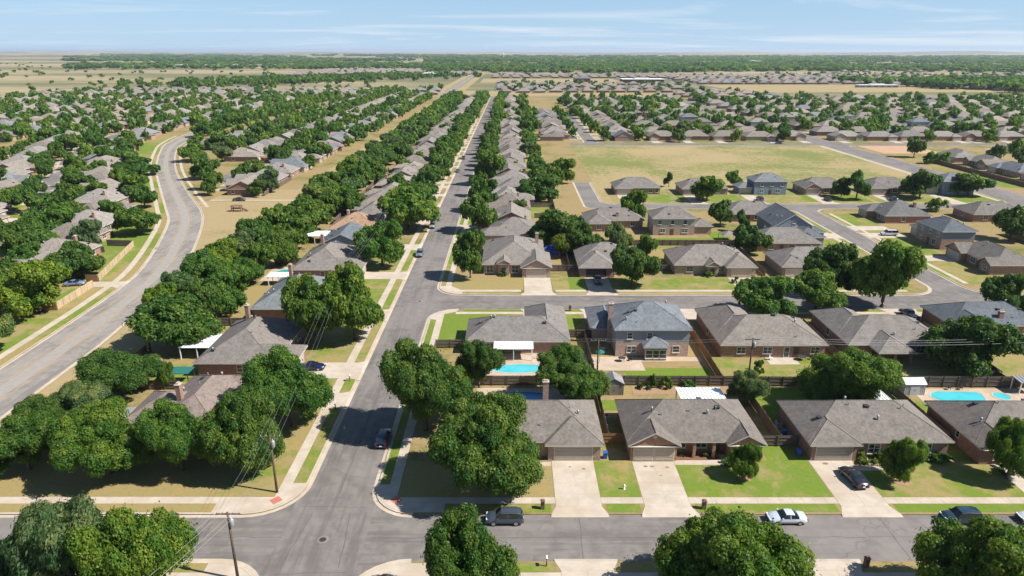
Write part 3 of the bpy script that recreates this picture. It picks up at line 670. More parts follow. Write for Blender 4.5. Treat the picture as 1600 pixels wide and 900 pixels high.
def win_frame(w_, h_):
    m = MB(); t = .09
    m.box(-w_/2-t, w_/2+t, -.06, .05, -t, 0); m.box(-w_/2-t, w_/2+t, -.06, .05, h_, h_+t); m.box(-w_/2-t, -w_/2, -.06, .05, 0, h_); m.box(w_/2, w_/2+t, -.06, .05, 0, h_)
    if w_ > 1.2: m.box(-.04, .04, -.05, .05, 0, h_)
    m.box(-w_/2, w_/2, -.045, .05, h_*.5-.03, h_*.5+.03); m.box(-w_/2-.16, w_/2+.16, -.12, .05, -.17, -t-.002)
    return m.mesh('window_frame', 'painted')
def pane_mesh(w_, h_): return MB().box(-w_/2, w_/2, -.03, .04, 0, h_).mesh('pane', 'window_glass')
def panel_mesh(w_, h_):
    m = MB(); m.box(-w_/2, w_/2, -.04, .02, 0, h_ - .03)
    n = max(2, int(w_/1.2))
    for i in range(n):
        a = -w_/2 + (i+.12)*w_/n; b = -w_/2 + (i+.88)*w_/n; m.box(a, b, -.055, -.03, .09, h_-.12)
    return m.mesh('panel', 'garage_paint')
def house_meshes(spec):
    """walls, roof and caps of a house, cached by its key"""
    wl, rf, cp, fs = MB(), MB(), MB(), MB()
    for k, wg in enumerate(spec['wings']):
        roof_wing(rf, cp, fs, wg, .004*k, spec['wings'][0] if k else None)
        if k not in spec.get('open', ()): wall_wing(wl, wg, k)
    for (x0, x1, y0, y1, z1) in spec.get('wallboxes', ()): wl.box(x0, x1, y0, y1, -.12, z1, bottom=False)
    up = None
    if spec.get('upper'):           # siding storey
        up = MB(); x0, x1, y0, y1, z0, z1 = spec['upper']; up.box(x0-.02, x1+.02, y0-.02, y1+.02, z0, z1, bottom=True); up = up.mesh('upper_wall', 'siding')
    return wl.mesh('wall', 'brick_wall'), rf.mesh('roof', 'shingle'), cp.mesh('ridge_cap', 'shingle'), fs.mesh('fascia', 'painted'), up
def vent_mesh(): return MB().tube([(0,0,-.15),(0,0,.42)], [.07,.07], 6).tube([(0,0,.42),(0,0,.5)], [.11,.11], 6).mesh('roof_vent', 'grey_metal')
def boxvent_mesh(): return MB().box(-.28,.28,-.28,.28,-.15,.16).box(-.34,.34,-.34,.34,.16,.22).mesh('roof_vent', 'dark_metal')
def turbine_mesh(): return MB().tube([(0,0,-.2),(0,0,.25),(0,0,.32),(0,0,.5),(0,0,.66),(0,0,.72)], [.10,.10,.16,.20,.15,.03], 10).mesh('roof_vent', 'grey_metal', True)
def chimney_meshes(h):
    a = MB().box(-.45,.45,-.35,.35,0,h).mesh('chimney', 'brick_wall'); b = MB().box(-.53,.53,-.43,.43,h,h+.14).box(-.3,-.05,-.18,.18,h+.14,h+.4).box(.1,.35,-.18,.18,h+.14,h+.34).mesh('chimney_cap', 'concrete'); return a, b
def house(spec, loc, rz, label, roofc, wallc, trim=(.56,.50,.42), gar=(.40,.35,.29), detail=2, upc=(.30,.34,.38), group=None, name='brick_house', mirror=False):
    t = thing(name, label, 'house', (loc[0], loc[1], 0), rz, group)
    if mirror: t.scale.x = -1
    wl, rf, cp, fs, up = cached(('h', spec['key']), lambda: house_meshes(spec))
    roofc = (roofc[0]*RK*.97, roofc[1]*RK, roofc[2]*RK*1.02); wallc = (wallc[0]*1.12, wallc[1]*1.2, wallc[2]*1.22); w_ = ob('wall', wl, t, color=wallc); r_ = ob('roof', rf, t, color=roofc)
    capc = tuple(min(1, v*1.12) for v in roofc)
    if detail >= 1: ob('ridge_cap', cp, r_, color=capc); ob('fascia', fs, r_, color=trim)
    if up is not None: ob('upper_wall', up, t, color=upc)
    for i, (x, y, w0) in enumerate(spec.get('garage', ())):
        if detail >= 2:
            g = ob('garage_door', cached(('gd', w0), lambda: MB().box(-w0/2-.12, w0/2+.12, -.02, .06, -.05, 2.24).mesh('garage_door', 'painted')), t, (x, y, 0), 0, trim)
            pm = cached(('gp', w0), lambda: panel_mesh(w0, .53))
            for q in range(4): ob('panel', pm, g, (0, 0, .02 + q*.53), 0, gar)
        else: ob('garage_door', cached(('g1', w0), lambda: MB().box(-w0/2, w0/2, -.05, .06, 0, 2.15).mesh('garage_door', 'garage_paint')), t, (x, y, 0), 0, gar)
    if detail >= 1:
        for (x, y, f, w0, h0, z0) in spec.get('windows', ()):
            fr = ob('window', cached(('wf', w0, h0), lambda: win_frame(w0, h0)), t, (x, y, z0), FR[f], (.62,.60,.56))
            ob('pane', cached(('wp', w0, h0), lambda: pane_mesh(w0, h0)), fr)
        for (x, y, f) in spec.get('doors', ()):
            d = ob('door', cached('door', lambda: MB().box(-.5,.5,-.06,.04,0,2.1).box(-.35,-.06,-.08,0,1.1,1.9).box(.06,.35,-.08,0,1.1,1.9).mesh('door', 'painted')), t, (x, y, 0), FR[f], (.12,.07,.05))
            ob('handle', cached('handle', lambda: MB().box(.36,.42,-.13,-.05,.95,1.1).mesh('handle', 'chrome')), d)
        for (x, y, w0, h0) in spec.get('posts', ()):
            ob('porch_post', cached(('post', w0, h0), lambda: MB().box(-w0/2,w0/2,-w0/2,w0/2,-.05,h0).mesh('porch_post', 'brick_wall')), t, (x, y, 0), 0, wallc)
    for (x, y, k, top) in spec.get('chimney', ()):
        wz = max(roof_z(wg, x, y) for wg in spec['wings'] if wg[1] < x < wg[2] and wg[3] < y < wg[4]) if top is None else 0
        z0 = wz - .6 if top is None else -.1; hh = k if top is None else top
        a, b = cached(('ch', round(hh, 1)), lambda: chimney_meshes(round(hh, 1)))
        c = ob('chimney', a, r_, (x, y, z0), 0, wallc); ob('chimney_cap', b, r_, (x, y, z0), 0)
    if detail >= 1:
        g = random.Random(spec['key'] + label); wg = spec['wings'][0]
        for q in range(7 if detail >= 2 else 3):
            x = g.uniform(wg[1]+2.2, wg[2]-2.2); y = g.uniform(wg[3]+2.0, wg[4]-1.6); z = max(roof_z(w2, x, y) for w2 in spec['wings'] if w2[1] <= x <= w2[2] and w2[3] <= y <= w2[4])
            ob('roof_vent', cached(('v', q % 3), [vent_mesh, boxvent_mesh, turbine_mesh][q % 3]), r_, (x, y, z))
    return t
# ---- house plans. Local frame: front faces -y, y grows into the lot, origin at the middle of the front
PL = {}
def plan(key, **kw): kw['key'] = key; PL[key] = kw
WF = lambda x, y, w_=1.5, h_=1.3, z=.85: (x, y, 'S', w_, h_, z)
WB = lambda x, y, w_=1.5, h_=1.2, z=.9: (x, y, 'N', w_, h_, z)
WE = lambda x, y, w_=1.2, h_=1.2, z=.9: (x, y, 'E', w_, h_, z)
WW = lambda x, y, w_=1.2, h_=1.2, z=.9: (x, y, 'W', w_, h_, z)
# deep plans for 16-20 m lots along the long street (ridge runs away from the street)
plan('deep_hip', wings=[('y',-7.4,7.4,1.5,17.5,'h','h',2.75,.52),('y',-7.43,-.6,-1.0,9,'h','h',2.75,.52)], garage=[(-4.0,-.52,4.9)], windows=[WF(2.4,1.98,1.8),WF(5.4,1.98),WB(-3,17.02),WB(3.5,17.02,1.8),WE(6.92,8),WW(-6.92,12)], doors=[(.4,1.96,'S')], chimney=[(3.2,13,2.0,None)])
plan('deep_gable', wings=[('y',-7.6,7.6,2.0,18,'h','h',2.75,.50),('y',-.2,7.63,-1.2,10,'g','h',2.75,.54),('y',-7.4,-3.2,.6,8,'g','h',2.75,.54)], garage=[(3.7,-.72,4.9)], windows=[WF(-5.3,1.08,1.8),WB(-3,17.52),WB(3.5,17.52,1.8),WE(7.12,13),WW(-7.1,8)], doors=[(-1.6,2.46,'S')])
plan('deep_cross', wings=[('x',-8.2,8.2,3,14.5,'h','h',2.75,.52),('y',-8.23,-1.0,-1.4,9,'h','h',2.75,.52),('y',1.5,8.23,9,19,'h','h',2.75,.52)], garage=[(-4.6,-.92,4.9)], windows=[WF(2,3.48,1.8),WF(5.6,3.48),WB(-4,14.02),WB(5,18.52),WE(7.7,8)], doors=[(-.2,3.46,'S')])
plan('deep_gabled_ends', wings=[('x',-7.8,7.8,2.2,15.5,'g','g',2.75,.48),('y',.4,7.83,-1.4,9,'g','h',2.75,.5)], garage=[(4.1,-.92,4.9)], windows=[WF(-2.6,2.68,1.8),WF(-5.6,2.68),WB(-4,15.02),WB(3,15.02,1.8),WE(7.3,12),WW(-7.3,5),WW(-7.3,12)], doors=[(-.6,2.66,'S')])
# broad plans for streets running across the view
plan('broad_hip', wings=[('x',-9.6,9.6,1.0,13.4,'h','h',2.75,.53),('y',-9.63,-2.2,-.6,8,'h','h',2.75,.53)], garage=[(-5.9,-.12,4.9)], windows=[WF(1.5,1.48,1.8),WF(5.2,1.48),WF(7.8,1.48,1.2),WB(-6,12.92),WB(-1,12.92,1.8),WB(5,12.92),WE(9.1,7)], doors=[(-.9,1.46,'S'),(2,12.94,'N')])
plan('broad_gable', wings=[('x',-9.6,9.6,1.2,13.2,'h','h',2.75,.53),('y',-9.63,-2.0,-.4,8,'g','h',2.75,.54),('y',4.2,9.63,0,8,'g','h',2.75,.54)], garage=[(-5.8,.08,4.9)], windows=[WF(.4,1.68,1.8),WF(6.9,.48,1.6),WB(-6,12.72),WB(0,12.72,1.8),WB(5.6,12.72),WW(-9.1,9)], doors=[(2.5,1.66,'S'),(-3,12.74,'N')])
plan('broad_rear', wings=[('x',-9.8,9.8,0,11.5,'h','h',2.75,.52),('y',1.5,9.83,4,16,'h','h',2.75,.52),('y',-9.83,-2.8,-1.6,6,'h','h',2.75,.52)], garage=[(-6.3,-1.12,4.9)], windows=[WF(0,.48,1.8),WF(5.4,.48),WB(-6,11.02),WB(-2,11.02,1.8),WB(5.6,15.52),WE(9.3,8)], doors=[(-1.5,.46,'S'),(0,11.04,'N')], chimney=[(-1,9.5,1.8,None)])
plan('two_storey', wings=[('x',-6.5,7.5,0,10.5,'h','h',5.5,.50),('y',-12.2,-5.6,1.6,9.5,'h','h',2.75,.50)], upper=(-6.0,7.0,.5,10.0,2.95,5.36), garage=[(-9.0,2.08,4.6)], windows=[WF(-3,.48,1.5),WF(3.5,.48,1.8),WF(-3,.46,1.0,1.2,3.5),WF(1,.46,1.0,1.2,3.5),WF(5,.46,1.0,1.2,3.5),WB(-3,10.02,1.8),WB(4,10.02,1.5),WB(-3,10.04,1.0,1.2,3.6),WB(1,10.04,1.0,1.2,3.6),WB(5,10.04,1.0,1.2,3.6),WE(7.0,5)], doors=[(.6,.46,'S'),(1,10.02,'N')])
RK = .80
WARM = [(.245,.205,.170),(.225,.188,.158),(.265,.220,.182),(.235,.205,.180),(.215,.175,.145),(.250,.215,.188)]
COOL = [(.190,.190,.188),(.165,.172,.180),(.215,.208,.200)]
BRICK = [(.285,.155,.105),(.32,.195,.14),(.25,.135,.10),(.34,.24,.18),(.28,.18,.14)]
def roof_col(g): return g.choice(WARM*3 + COOL)
# ------------------------------------------------------------------ lots: driveway, lawns, fences, house
def frame(K, rz):
    c, s = math.cos(rz), math.sin(rz)
    return lambda a, d: (K[0] + c*a - s*d, K[1] + s*a + c*d)
def drive(W, a0, a1, d1, label, rows=0, flare=.7, key=None):
    """concrete driveway from the road edge (d=0) to the garage (d=d1); rows>0 gives separate slabs"""
    m = MB(); q = lambda a, d, z: (*W(a, d), z)
    m.poly([q(a0-flare,-.5,-.104), q(a1+flare,-.5,-.104), q(a1+flare*.9,-.02,.022), q(a0-flare*.9,-.02,.022)])
    m.poly([q(a0-flare*.9,-.02,.022), q(a1+flare*.9,-.02,.022), q(a1,1.5,.026), q(a0,1.5,.026)])
    base = .018 if rows else .028
    m.poly([q(a0,1.5,base), q(a1,1.5,base), q(a1,d1,base), q(a0,d1,base)])
    for a, b in ((a0, -1), (a1, 1)): m.poly([q(a,1.5,base), q(a,d1,base), q(a,d1,-.03), q(a,1.5,-.03)])
    s = struct('driveway', m.mesh('driveway', 'concrete'), label, 'driveway')
    if rows:
        ac = (a0+a1)/2; rz = math.atan2(W(1,0)[1]-W(0,0)[1], W(1,0)[0]-W(0,0)[0]); l = (d1-1.5)/rows; w_ = (a1-a0)/2
        me = MB().box(-w_/2+.02, w_/2-.02, -l/2+.02, l/2-.02, -.02, .012, bottom=False).mesh('slab', 'concrete')
        for i in range(rows):
            for k in (-1, 1):
                p = W(ac + k*w_/2, 1.5 + (i+.5)*l); o = ob('slab', me, s, (p[0], p[1], .020), rz); o.rotation_euler.x = rng.uniform(-.002, .002)
    return s
def picket(w_, h, seed):
    g = random.Random(seed); m = MB(); n = max(1, round(w_/.145)); k = w_/n
    for i in range(n): m.box(-w_/2+i*k+.006, -w_/2+(i+1)*k-.006, -.012 + g.uniform(-.006,.006), .012, .04, h + g.uniform(-.03,.03), bottom=False)
    return m.mesh('panel', FM[0])
FM = ['fence_old']
def fence(label, pts, h=1.8, mat='fence_old', simple_=False, rail_side=-1):
    FM[0] = mat; t = thing('wood_fence', label, 'fence', (pts[0][0], pts[0][1], 0)); o0 = Vector(pts[0])
    pm = cached(('fpost', mat), lambda: MB().box(-.055,.055,-.055,.055,-.1,1.86).mesh('post', mat))
    for p, q in zip(pts, pts[1:]):
        p, q = Vector(p), Vector(q); L = (q-p).length; n = max(1, round(L/2.4)); rz = math.atan2((q-p).y, (q-p).x); w_ = L/n
        if simple_: n = max(1, round(L/7.2)); w_ = L/n
        for i in range(n + 1):
            c = p.lerp(q, i/n) - o0; nv = Vector((-(q-p).y, (q-p).x)).normalized()*(.09*rail_side); o = ob('post', pm, t, (c.x+nv.x, c.y+nv.y, 0), rz); o.scale.z = (h+.03)/1.86
            if i == n: break
            c = p.lerp(q, (i+.5)/n) - o0; sd = rng.randrange(3)
            ob('panel', cached(('fp', mat, round(w_, 1), h, sd), lambda: picket(w_, h, sd)), t, (c.x, c.y, 0), rz + rng.uniform(-.006, .006))
            if not simple_:
                for z in (.35, h*.52, h-.3): ob('rail', cached(('fr', mat, round(w_, 1)), lambda: MB().box(-w_/2, w_/2, -.02, .02, -.045, .045).mesh('rail', mat)), t, (c.x+nv.x*.55, c.y+nv.y*.55, z), rz)
    return t
# ---- front row: brick houses on the front street (fronts toward the camera)
SOUTH = frame((0, 71.8), 0)
plan('front_corner', wings=[('x',-10.5,10.6,1.0,13.2,'h','h',2.75,.54),('y',2.2,10.63,0,8.5,'h','h',2.75,.54)], garage=[(6.3,.46,5.3)], windows=[WF(-6,1.48,1.8),WF(-1.5,1.48,1.8),WB(-5,12.72),WE(10.1,9)], doors=[(.8,1.46,'S')], chimney=[(2.9,13.0,0,6.2)])
house(PL['front_corner'], (2.4, 83.2), 0, 'brown-roofed brick house behind the large corner trees, single wide garage', (.225,.190,.160), (.30,.20,.15), gar=(.36,.31,.26))
plan('front_twin', wings=[('x',-9.9,9.7,1.0,13.4,'h','h',2.75,.55),('y',-9.93,-2.4,-.1,7.6,'g','h',2.75,.55),('y',4.1,9.73,.1,7.6,'g','h',2.75,.55)], open=(0,), wallboxes=[(-9.35,9.15,2.9,12.9,2.65),(-9.36,-2.9,2.0,3.0,2.64),(4.6,9.16,2.0,3.0,2.64)],
     garage=[(-7.6,.36,2.65),(-4.65,.36,2.65)], windows=[WF(-1.7,2.88,1.2,1.4,.7),WF(1.2,2.88,1.5,1.4,.7),WF(6.9,.58,1.4,1.3),WB(-6,12.92),WB(0,12.92,1.8),WE(9.2,9)], doors=[(3.4,2.86,'S')], posts=[(-.2,1.35,.42,2.6),(2.6,1.35,.42,2.6)])
h2 = house(PL['front_twin'], (26.2, 83.2), 0, 'brown-roofed brick house with two small garage doors and posted porch', (.215,.180,.152), (.31,.165,.105), gar=(.44,.36,.28))
ob('gable_vent', MB().prism([(.28*math.cos(i*.7854+.39), .28*math.sin(i*.7854+.39)) for i in range(8)], 0, .05).mesh('gable_vent', 'painted'), h2, (-6.16, .24, 4.0), 0, (.5,.45,.38)).rotation_euler = (R(90), 0, 0)
plan('front_wide', wings=[('x',-10.4,10.4,.9,13.2,'h','h',2.75,.54),('y',-10.43,-3.0,0,8.5,'h','h',2.75,.54)], garage=[(-6.7,.46,5.0)], windows=[WF(-.6,1.38,1.6,1.5,.7),WF(6.6,1.38,1.8,1.3),WF(3.2,1.38,1.2,1.3),WB(-5,12.72),WB(3,12.72,1.8),WW(-9.8,7)], doors=[(1.7,1.36,'S')], chimney=[(-1.4,12.9,0,7.5)])
house(PL['front_wide'], (52.3, 83.2), 0, 'brown-roofed brick house with a dark sedan parked on its driveway', (.230,.195,.165), (.25,.145,.105), gar=(.34,.29,.24))
plan('front_edge', wings=[('x',-10.8,10.5,.6,13.2,'h','h',2.75,.54),('y',-10.83,-4.6,-.8,7,'g','h',2.75,.54)], windows=[WF(-7.7,-.32,1.5,1.3),WF(2,1.08),WW(-10.3,5,.7,.9,1.3),WB(-4,12.72),WB(3,12.72)], doors=[(-3,1.08,'S')], garage=[(6,1.06,5)], chimney=[])
house(PL['front_edge'], (76.0, 83.0), 0, 'brick house at the right edge in front of the bright kidney pool', (.225,.188,.160), (.28,.15,.105))
for (a, b), lb, d1 in zip(DRIVE, ['concrete driveway of the house behind the corner trees','concrete driveway in front of the two small garage doors','concrete driveway with the dark sedan on it','concrete driveway at the right edge of front street'], (11.85, 11.6, 11.85, 12.2)):
    drive(SOUTH, a, b, d1, lb, rows=4)
m = MB()
for x, y, r in [(18.7,82.2,.32),(19.6,82.2,.30),(21.7,82.0,.30),(20.4,80.0,.18),(10.0,81.6,.28),(8.1,82.1,.2),(44.2,82.9,.42)]:
    m.prism([(x + r*(1+.2*math.sin(i*3+x))*math.cos(i*.785), y + .7*r*math.sin(i*.785)) for i in range(8)], .030, .0345)
struct('oil_stain', m.mesh('oil_stain', 'oil_stain'), 'brown oil stains on the front driveways', 'stain')
SS = frame((0, 63.4), math.pi)
drive(SS, -11.4, -5.5, 12, 'driveway at bottom edge, near side of front street, left', rows=4); drive(SS, -39.2, -33.5, 12, 'driveway at bottom edge, near side of front street, right', rows=4)
for x0, x1, g in [(-15,5.4,.62),(11.5,33.4,.5),(39.3,66,.66)]: lrect('south_east', x0, x1, 50, 60.1, g)
lrect('south_west', -80, -30.6, 50, 60.1, .5)
# lawns of the front row
for x0, x1, g in [(-14.9,5.5,.30),(11.6,16.9,.62),(23.0,42.0,.64),(48.4,67.4,.56),(73.3,92,.6)]: lrect('front', x0, x1, 75.25, 83.5, g)
for x0, x1, y0, y1, g in [(14.5,20,98,101.5,.68),(21,27.5,97.5,101.8,.85),(39.8,64,92,106,.74),(36.3,42,82,88,.72),(12.9,16.3,82,96,.45),(62.8,66,82,98,.80),(64.5,69,95,101,.72),(14.4,36,104.5,106.3,.2),(-8,14,96.5,106,.35)]: lrect('front', x0, x1, y0, y1, g)
# ---- second row: backs toward the camera
NORTH = frame((0, 144), math.pi)
plan('back_hip', wings=[('x',-10.2,10.0,8.2,19.6,'h','h',2.75,.52),('y',-10.23,-1.6,1.0,18.5,'h','h',2.75,.55)], garage=[(-5.9,1.46,4.9)], windows=[WB(-6.5,18.02,1.8),WB(-8.6,18.02,.9),WB(6,19.12,1.5),WB(0,19.12,1.8),WE(9.5,12)], doors=[(3,19.12,'N'),(2,8.66,'S')])
house(PL['back_hip'], (1.0, 139.2), math.pi, 'hip-roofed brick house with white patio cover behind the first pool', (.235,.205,.182), (.27,.16,.115))
plan('back_two', wings=[('x',-7.4,7.4,6.6,19.8,'h','h',5.6,.50),('y',4.0,11.0,.4,12.4,'h','h',2.75,.50),('y',-2.9,2.1,16,21.8,'h','h',2.9,.55)], upper=(-6.9,6.9,7.1,19.3,2.95,5.45), garage=[(7.6,.86,4.7)],
     windows=[WB(3.9,19.32,1.6,1.2,.85),WB(-4.6,19.32,1.2,1.2,.85),WB(4.3,19.34,.9,1.15,3.65),WB(.6,19.34,.9,1.15,3.65),WB(-1.7,21.32,1.2,1.5,.55),WB(.9,21.32,1.2,1.5,.55),WB(-.4,21.32,1.1,1.5,.55),WE(6.9,14,1.2,1.2,3.6),WW(-6.92,12,.9,1.1,3.6)], doors=[(0,7.08,'S')], chimney=[(7.3,13.5,0,8.6)])
house(PL['back_two'], (26.6, 138.2), math.pi, 'two-storey house with blue-grey siding and slate-grey roof, seen from behind', (.205,.212,.220), (.38,.25,.19), trim=(.42,.42,.41), upc=(.235,.245,.262), name='two_storey_house')
plan('back_wide', wings=[('x',-10.3,10.2,6.6,20.2,'h','h',2.75,.52),('y',-.2,10.23,.8,16,'h','h',2.75,.54)], garage=[(5,1.26,4.9)], windows=[WB(-8,19.72,1.6),WB(-2.6,19.72,.9,2.0,.1),WB(1,19.72,1.6),WB(6,19.72,1.5),WE(9.7,10)], doors=[(-4.4,19.72,'N'),(-3,7.06,'S')])
house(PL['back_wide'], (49.4, 138.0), math.pi, 'brown-roofed brick house with small patio, right of the two-storey house', (.255,.215,.180), (.29,.165,.115))
plan('back_porch', wings=[('x',-10.0,9.8,5.4,18.6,'h','h',2.75,.52),('y',.4,9.83,.6,14,'h','h',2.75,.54),('y',-1.2,6.0,12,22.4,'h','h',2.75,.50)], open=(2,), posts=[(-.5,21.7,.3,2.6),(5.4,21.7,.3,2.6),(2.4,21.7,.3,2.6)], garage=[(5.2,1.06,4.9)], windows=[WB(-7,18.12,1.4),WB(-4.2,18.12,1.6),WB(2,18.12,1.8),WE(9.3,9)], doors=[(4.4,18.12,'N'),(-3,5.86,'S')])
house(PL['back_porch'], (73.2, 136.6), math.pi, 'brown-roofed house with hipped rear porch and four roof vents', (.245,.212,.185), (.26,.15,.11))
house(PL['broad_rear'], (98.5, 139.0), math.pi, 'dark slate-roofed house behind the big tree at right', (.150,.158,.168), (.27,.14,.10))
for a0, a1, lb in [(-22.2,-15.8,'driveway beside the two-storey house on the second street'),(-43.6,-36.6,'driveway of the house right of the two-storey house'),(-90.5,-83.5,'driveway of slate-roofed house on the second street'),(-8.5,-2.5,'driveway of the hip-roofed house on the second street')]:
    drive(NORTH, a0, a1, 6.5, lb)
for x0, x1, y0, y1, g in [(-14.9,-9.2,123,140.9,.80),(-9,-2,136,140.9,.72),(9,15,128,140.9,.66),(20.6,36,107.6,113.6,.88),(37,60,107.6,118,.52),(24,36.4,139,140.9,.7),(44,64,138.5,140.9,.6),(64.5,82,107.2,113,.40),(66,82,137,140.9,.6),(84,100,107,122,.45),(36.8,38.6,118,134,.2),(14.8,19.4,117,127,.30),(83.5,86,107,140.9,.5)]: lrect('front', x0, x1, y0, y1, g)
# patios and pool decks
def pad(label, pts, z=.020, mat='concrete', name='patio'): m = MB(); m.prism(pts, -.02, z); return struct(name, m.mesh(name, mat), label, 'patio')
pad('large concrete patio behind the two-storey house', [(15.2,112.6),(24.4,112.6),(24.2,116.5),(35.8,116.6),(35.8,118.4),(14.9,118.6)], mat='deck')
pad('small concrete patio behind brown-roofed house', [(48,115.2),(53.6,115.2),(53.6,118.2),(48,118.2)])
pad('front path of the twin garage house', [(22.95,82.6),(31.6,82.6),(32.4,83.2),(31.2,85.2),(29.8,85.2),(29.8,83.8),(22.95,83.7)], .018)
pad('front path of the house with dark sedan', [(48.35,81.2),(54.8,81.2),(54.8,84.4),(53.4,84.4),(53.4,82.3),(48.35,82.3)], .018)
pad('front path under the corner tree', [(1,82.3),(5.5,82.3),(5.5,83.3),(1,83.3)], .018)
# pools
def pool(label, pts, col, deck=None, decklabel=None, z=.05):
    if deck: pad(decklabel, deck, .026, 'deck', 'pool_deck')
    t = thing('swimming_pool', label, 'pool', (pts[0][0], pts[0][1], 0)); q = [(p[0]-pts[0][0], p[1]-pts[0][1]) for p in pts]
    inn = offset(q, .3); m = MB()
    for i in range(len(q)):
        j = (i+1) % len(q); m.poly([(*q[i], .06), (*q[j], .06), (*inn[j], .06), (*inn[i], .06)]); m.poly([(*inn[i], .06), (*inn[j], .06), (*inn[j], -.1), (*inn[i], -.1)]); m.poly([(*q[j], .06), (*q[i], .06), (*q[i], -.02), (*q[j], -.02)])
    ob('coping', m.mesh('coping', 'kerb'), t); m = MB(); m.poly([(*p, .036) for p in inn]); ob('water', m.mesh('water', 'pool_water'), t, color=col)
    return t
def ell(cx_, cy_, rx, ry, n=24, w_=0.0, ph=0): return [(cx_ + rx*math.cos(2*math.pi*i/n)*(1+w_*math.cos(4*math.pi*i/n+ph)), cy_ + ry*math.sin(2*math.pi*i/n)*(1+w_*math.sin(4*math.pi*i/n+ph))) for i in range(n)]
AQ = (.075,.47,.52)
pool('turquoise free-form pool behind the white patio cover', ell(1.3,113.4,5.2,2.2,28,.10,.6), AQ, [(-6,110.3),(12.2,110.3),(12.6,112.4),(14.5,114.5),(13.8,121.5),(-6,121.5)], 'tan pool deck behind the hip-roofed house')
pool('deep blue pool just behind the house at the corner trees', ell(1.4,102.6,5.2,2.2,24,.06,1.0), (.03,.23,.45), [(-6,99.4),(8.6,99.4),(9.2,105.8),(-6,105.8)], 'pool deck of the house behind corner trees')
pool('bright turquoise oblong pool at the far right', [(71,100.8),(78.6,100.8),(79.4,101.4),(80,103.8),(79,104.6),(72.8,104.8),(71.2,104.2),(70.2,102.6)], AQ, [(68.2,99.2),(88,99.2),(88,105.6),(70,105.6),(68.4,103.4)], 'pale deck around the oblong pool')
pool('small round spa at the end of the oblong pool', ell(82.6,102.8,1.6,1.6,16), AQ)
pool('turquoise pool behind trees left of the long street', [(-62.4,166.5),(-57.2,166.5),(-56.6,172.5),(-61,174),(-63,171)], (.03,.36,.36), [(-64,164),(-55.8,164),(-55.4,175.6),(-64,175.6)], 'pale deck of the pool left of the long street')
def above_pool(label, x, y, r, col, h=1.2):
    t = thing('above_ground_pool', label, 'pool', (x, y, 0)); m = MB(); n = 24; c = [(r*math.cos(2*math.pi*i/n), r*.85*math.sin(2*math.pi*i/n)) for i in range(n)]; k = offset(c, .12)
    for i in range(n):
        j = (i+1) % n; m.poly([(*c[j], 0), (*c[i], 0), (*c[i], h), (*c[j], h)][::-1]); m.poly([(*c[i], h), (*c[j], h), (*k[j], h), (*k[i], h)]); m.poly([(*k[i], h), (*k[j], h), (*k[j], h-.3), (*k[i], h-.3)])
    ob('rim', m.mesh('rim', 'blue_plastic'), t); m = MB(); m.poly([(*p, h-.14) for p in k]); ob('water', m.mesh('water', 'pool_water'), t, color=col)
    for i in range(0, n, 3): ob('post', cached('apost', lambda: MB().box(-.06,.06,-.06,.06,0,1.25).mesh('post', 'white_metal')), t, (c[i][0]*1.02, c[i][1]*1.02, 0))
above_pool('round blue above-ground pool beside the gabled corner house', 13.6, 190.5, 4.2, (.02,.12,.5))
# fences
fence('weathered fence between the two rows of back yards', [(-6,106.8),(14.4,106.8)], 1.9)
fence('long weathered fence with rails behind the small shed', [(14.7,106.9),(39.2,106.6)], 1.9)
fence('weathered fence behind the yard of the sedan house', [(39.6,106.5),(64.2,106.2)], 1.9)
fence('tall grey fence behind the oblong pool', [(64.6,106.2),(92,106.0)], 2.1)
fence('dark side fence right of the corner tree house', [(14.3,88.2),(14.4,106.6)], 1.8)
fence('side fence between twin garage house and sedan house', [(39.5,87.6),(39.4,106.4)], 1.8)
fence('side fence left of the house at the right edge', [(64.5,88),(64.4,106.0)], 1.8)
fence('golden short fence joining the first two front houses', [(13.0,88),(16.5,88)], 1.8, 'fence_gold')
fence('short fence between twin garage house and sedan house front', [(36.0,87.4),(42.0,87.4)], 1.8)
fence('pale new side fence right of the two-storey house', [(36.6,107.2),(36.8,134)], 1.8, 'fence_gold')
fence('side fence left of the two-storey house', [(14.7,107.2),(14.6,127.6)], 1.8)
fence('short fence closing the gap left of the two-storey house', [(11,127.8),(17.6,127.8)], 1.8)
fence('side fence between brown-roofed house and rear porch house', [(61.2,106.6),(61.4,134)], 1.8)
fence('side fence behind slate-roofed house at right', [(85.6,106.5),(85.8,132)], 1.8)
fence('dark fence beside the corner lawn of the hip-roofed house', [(-15.0,107),(-14.9,122.6),(-9.2,122.8)], 1.8, 'fence_old')
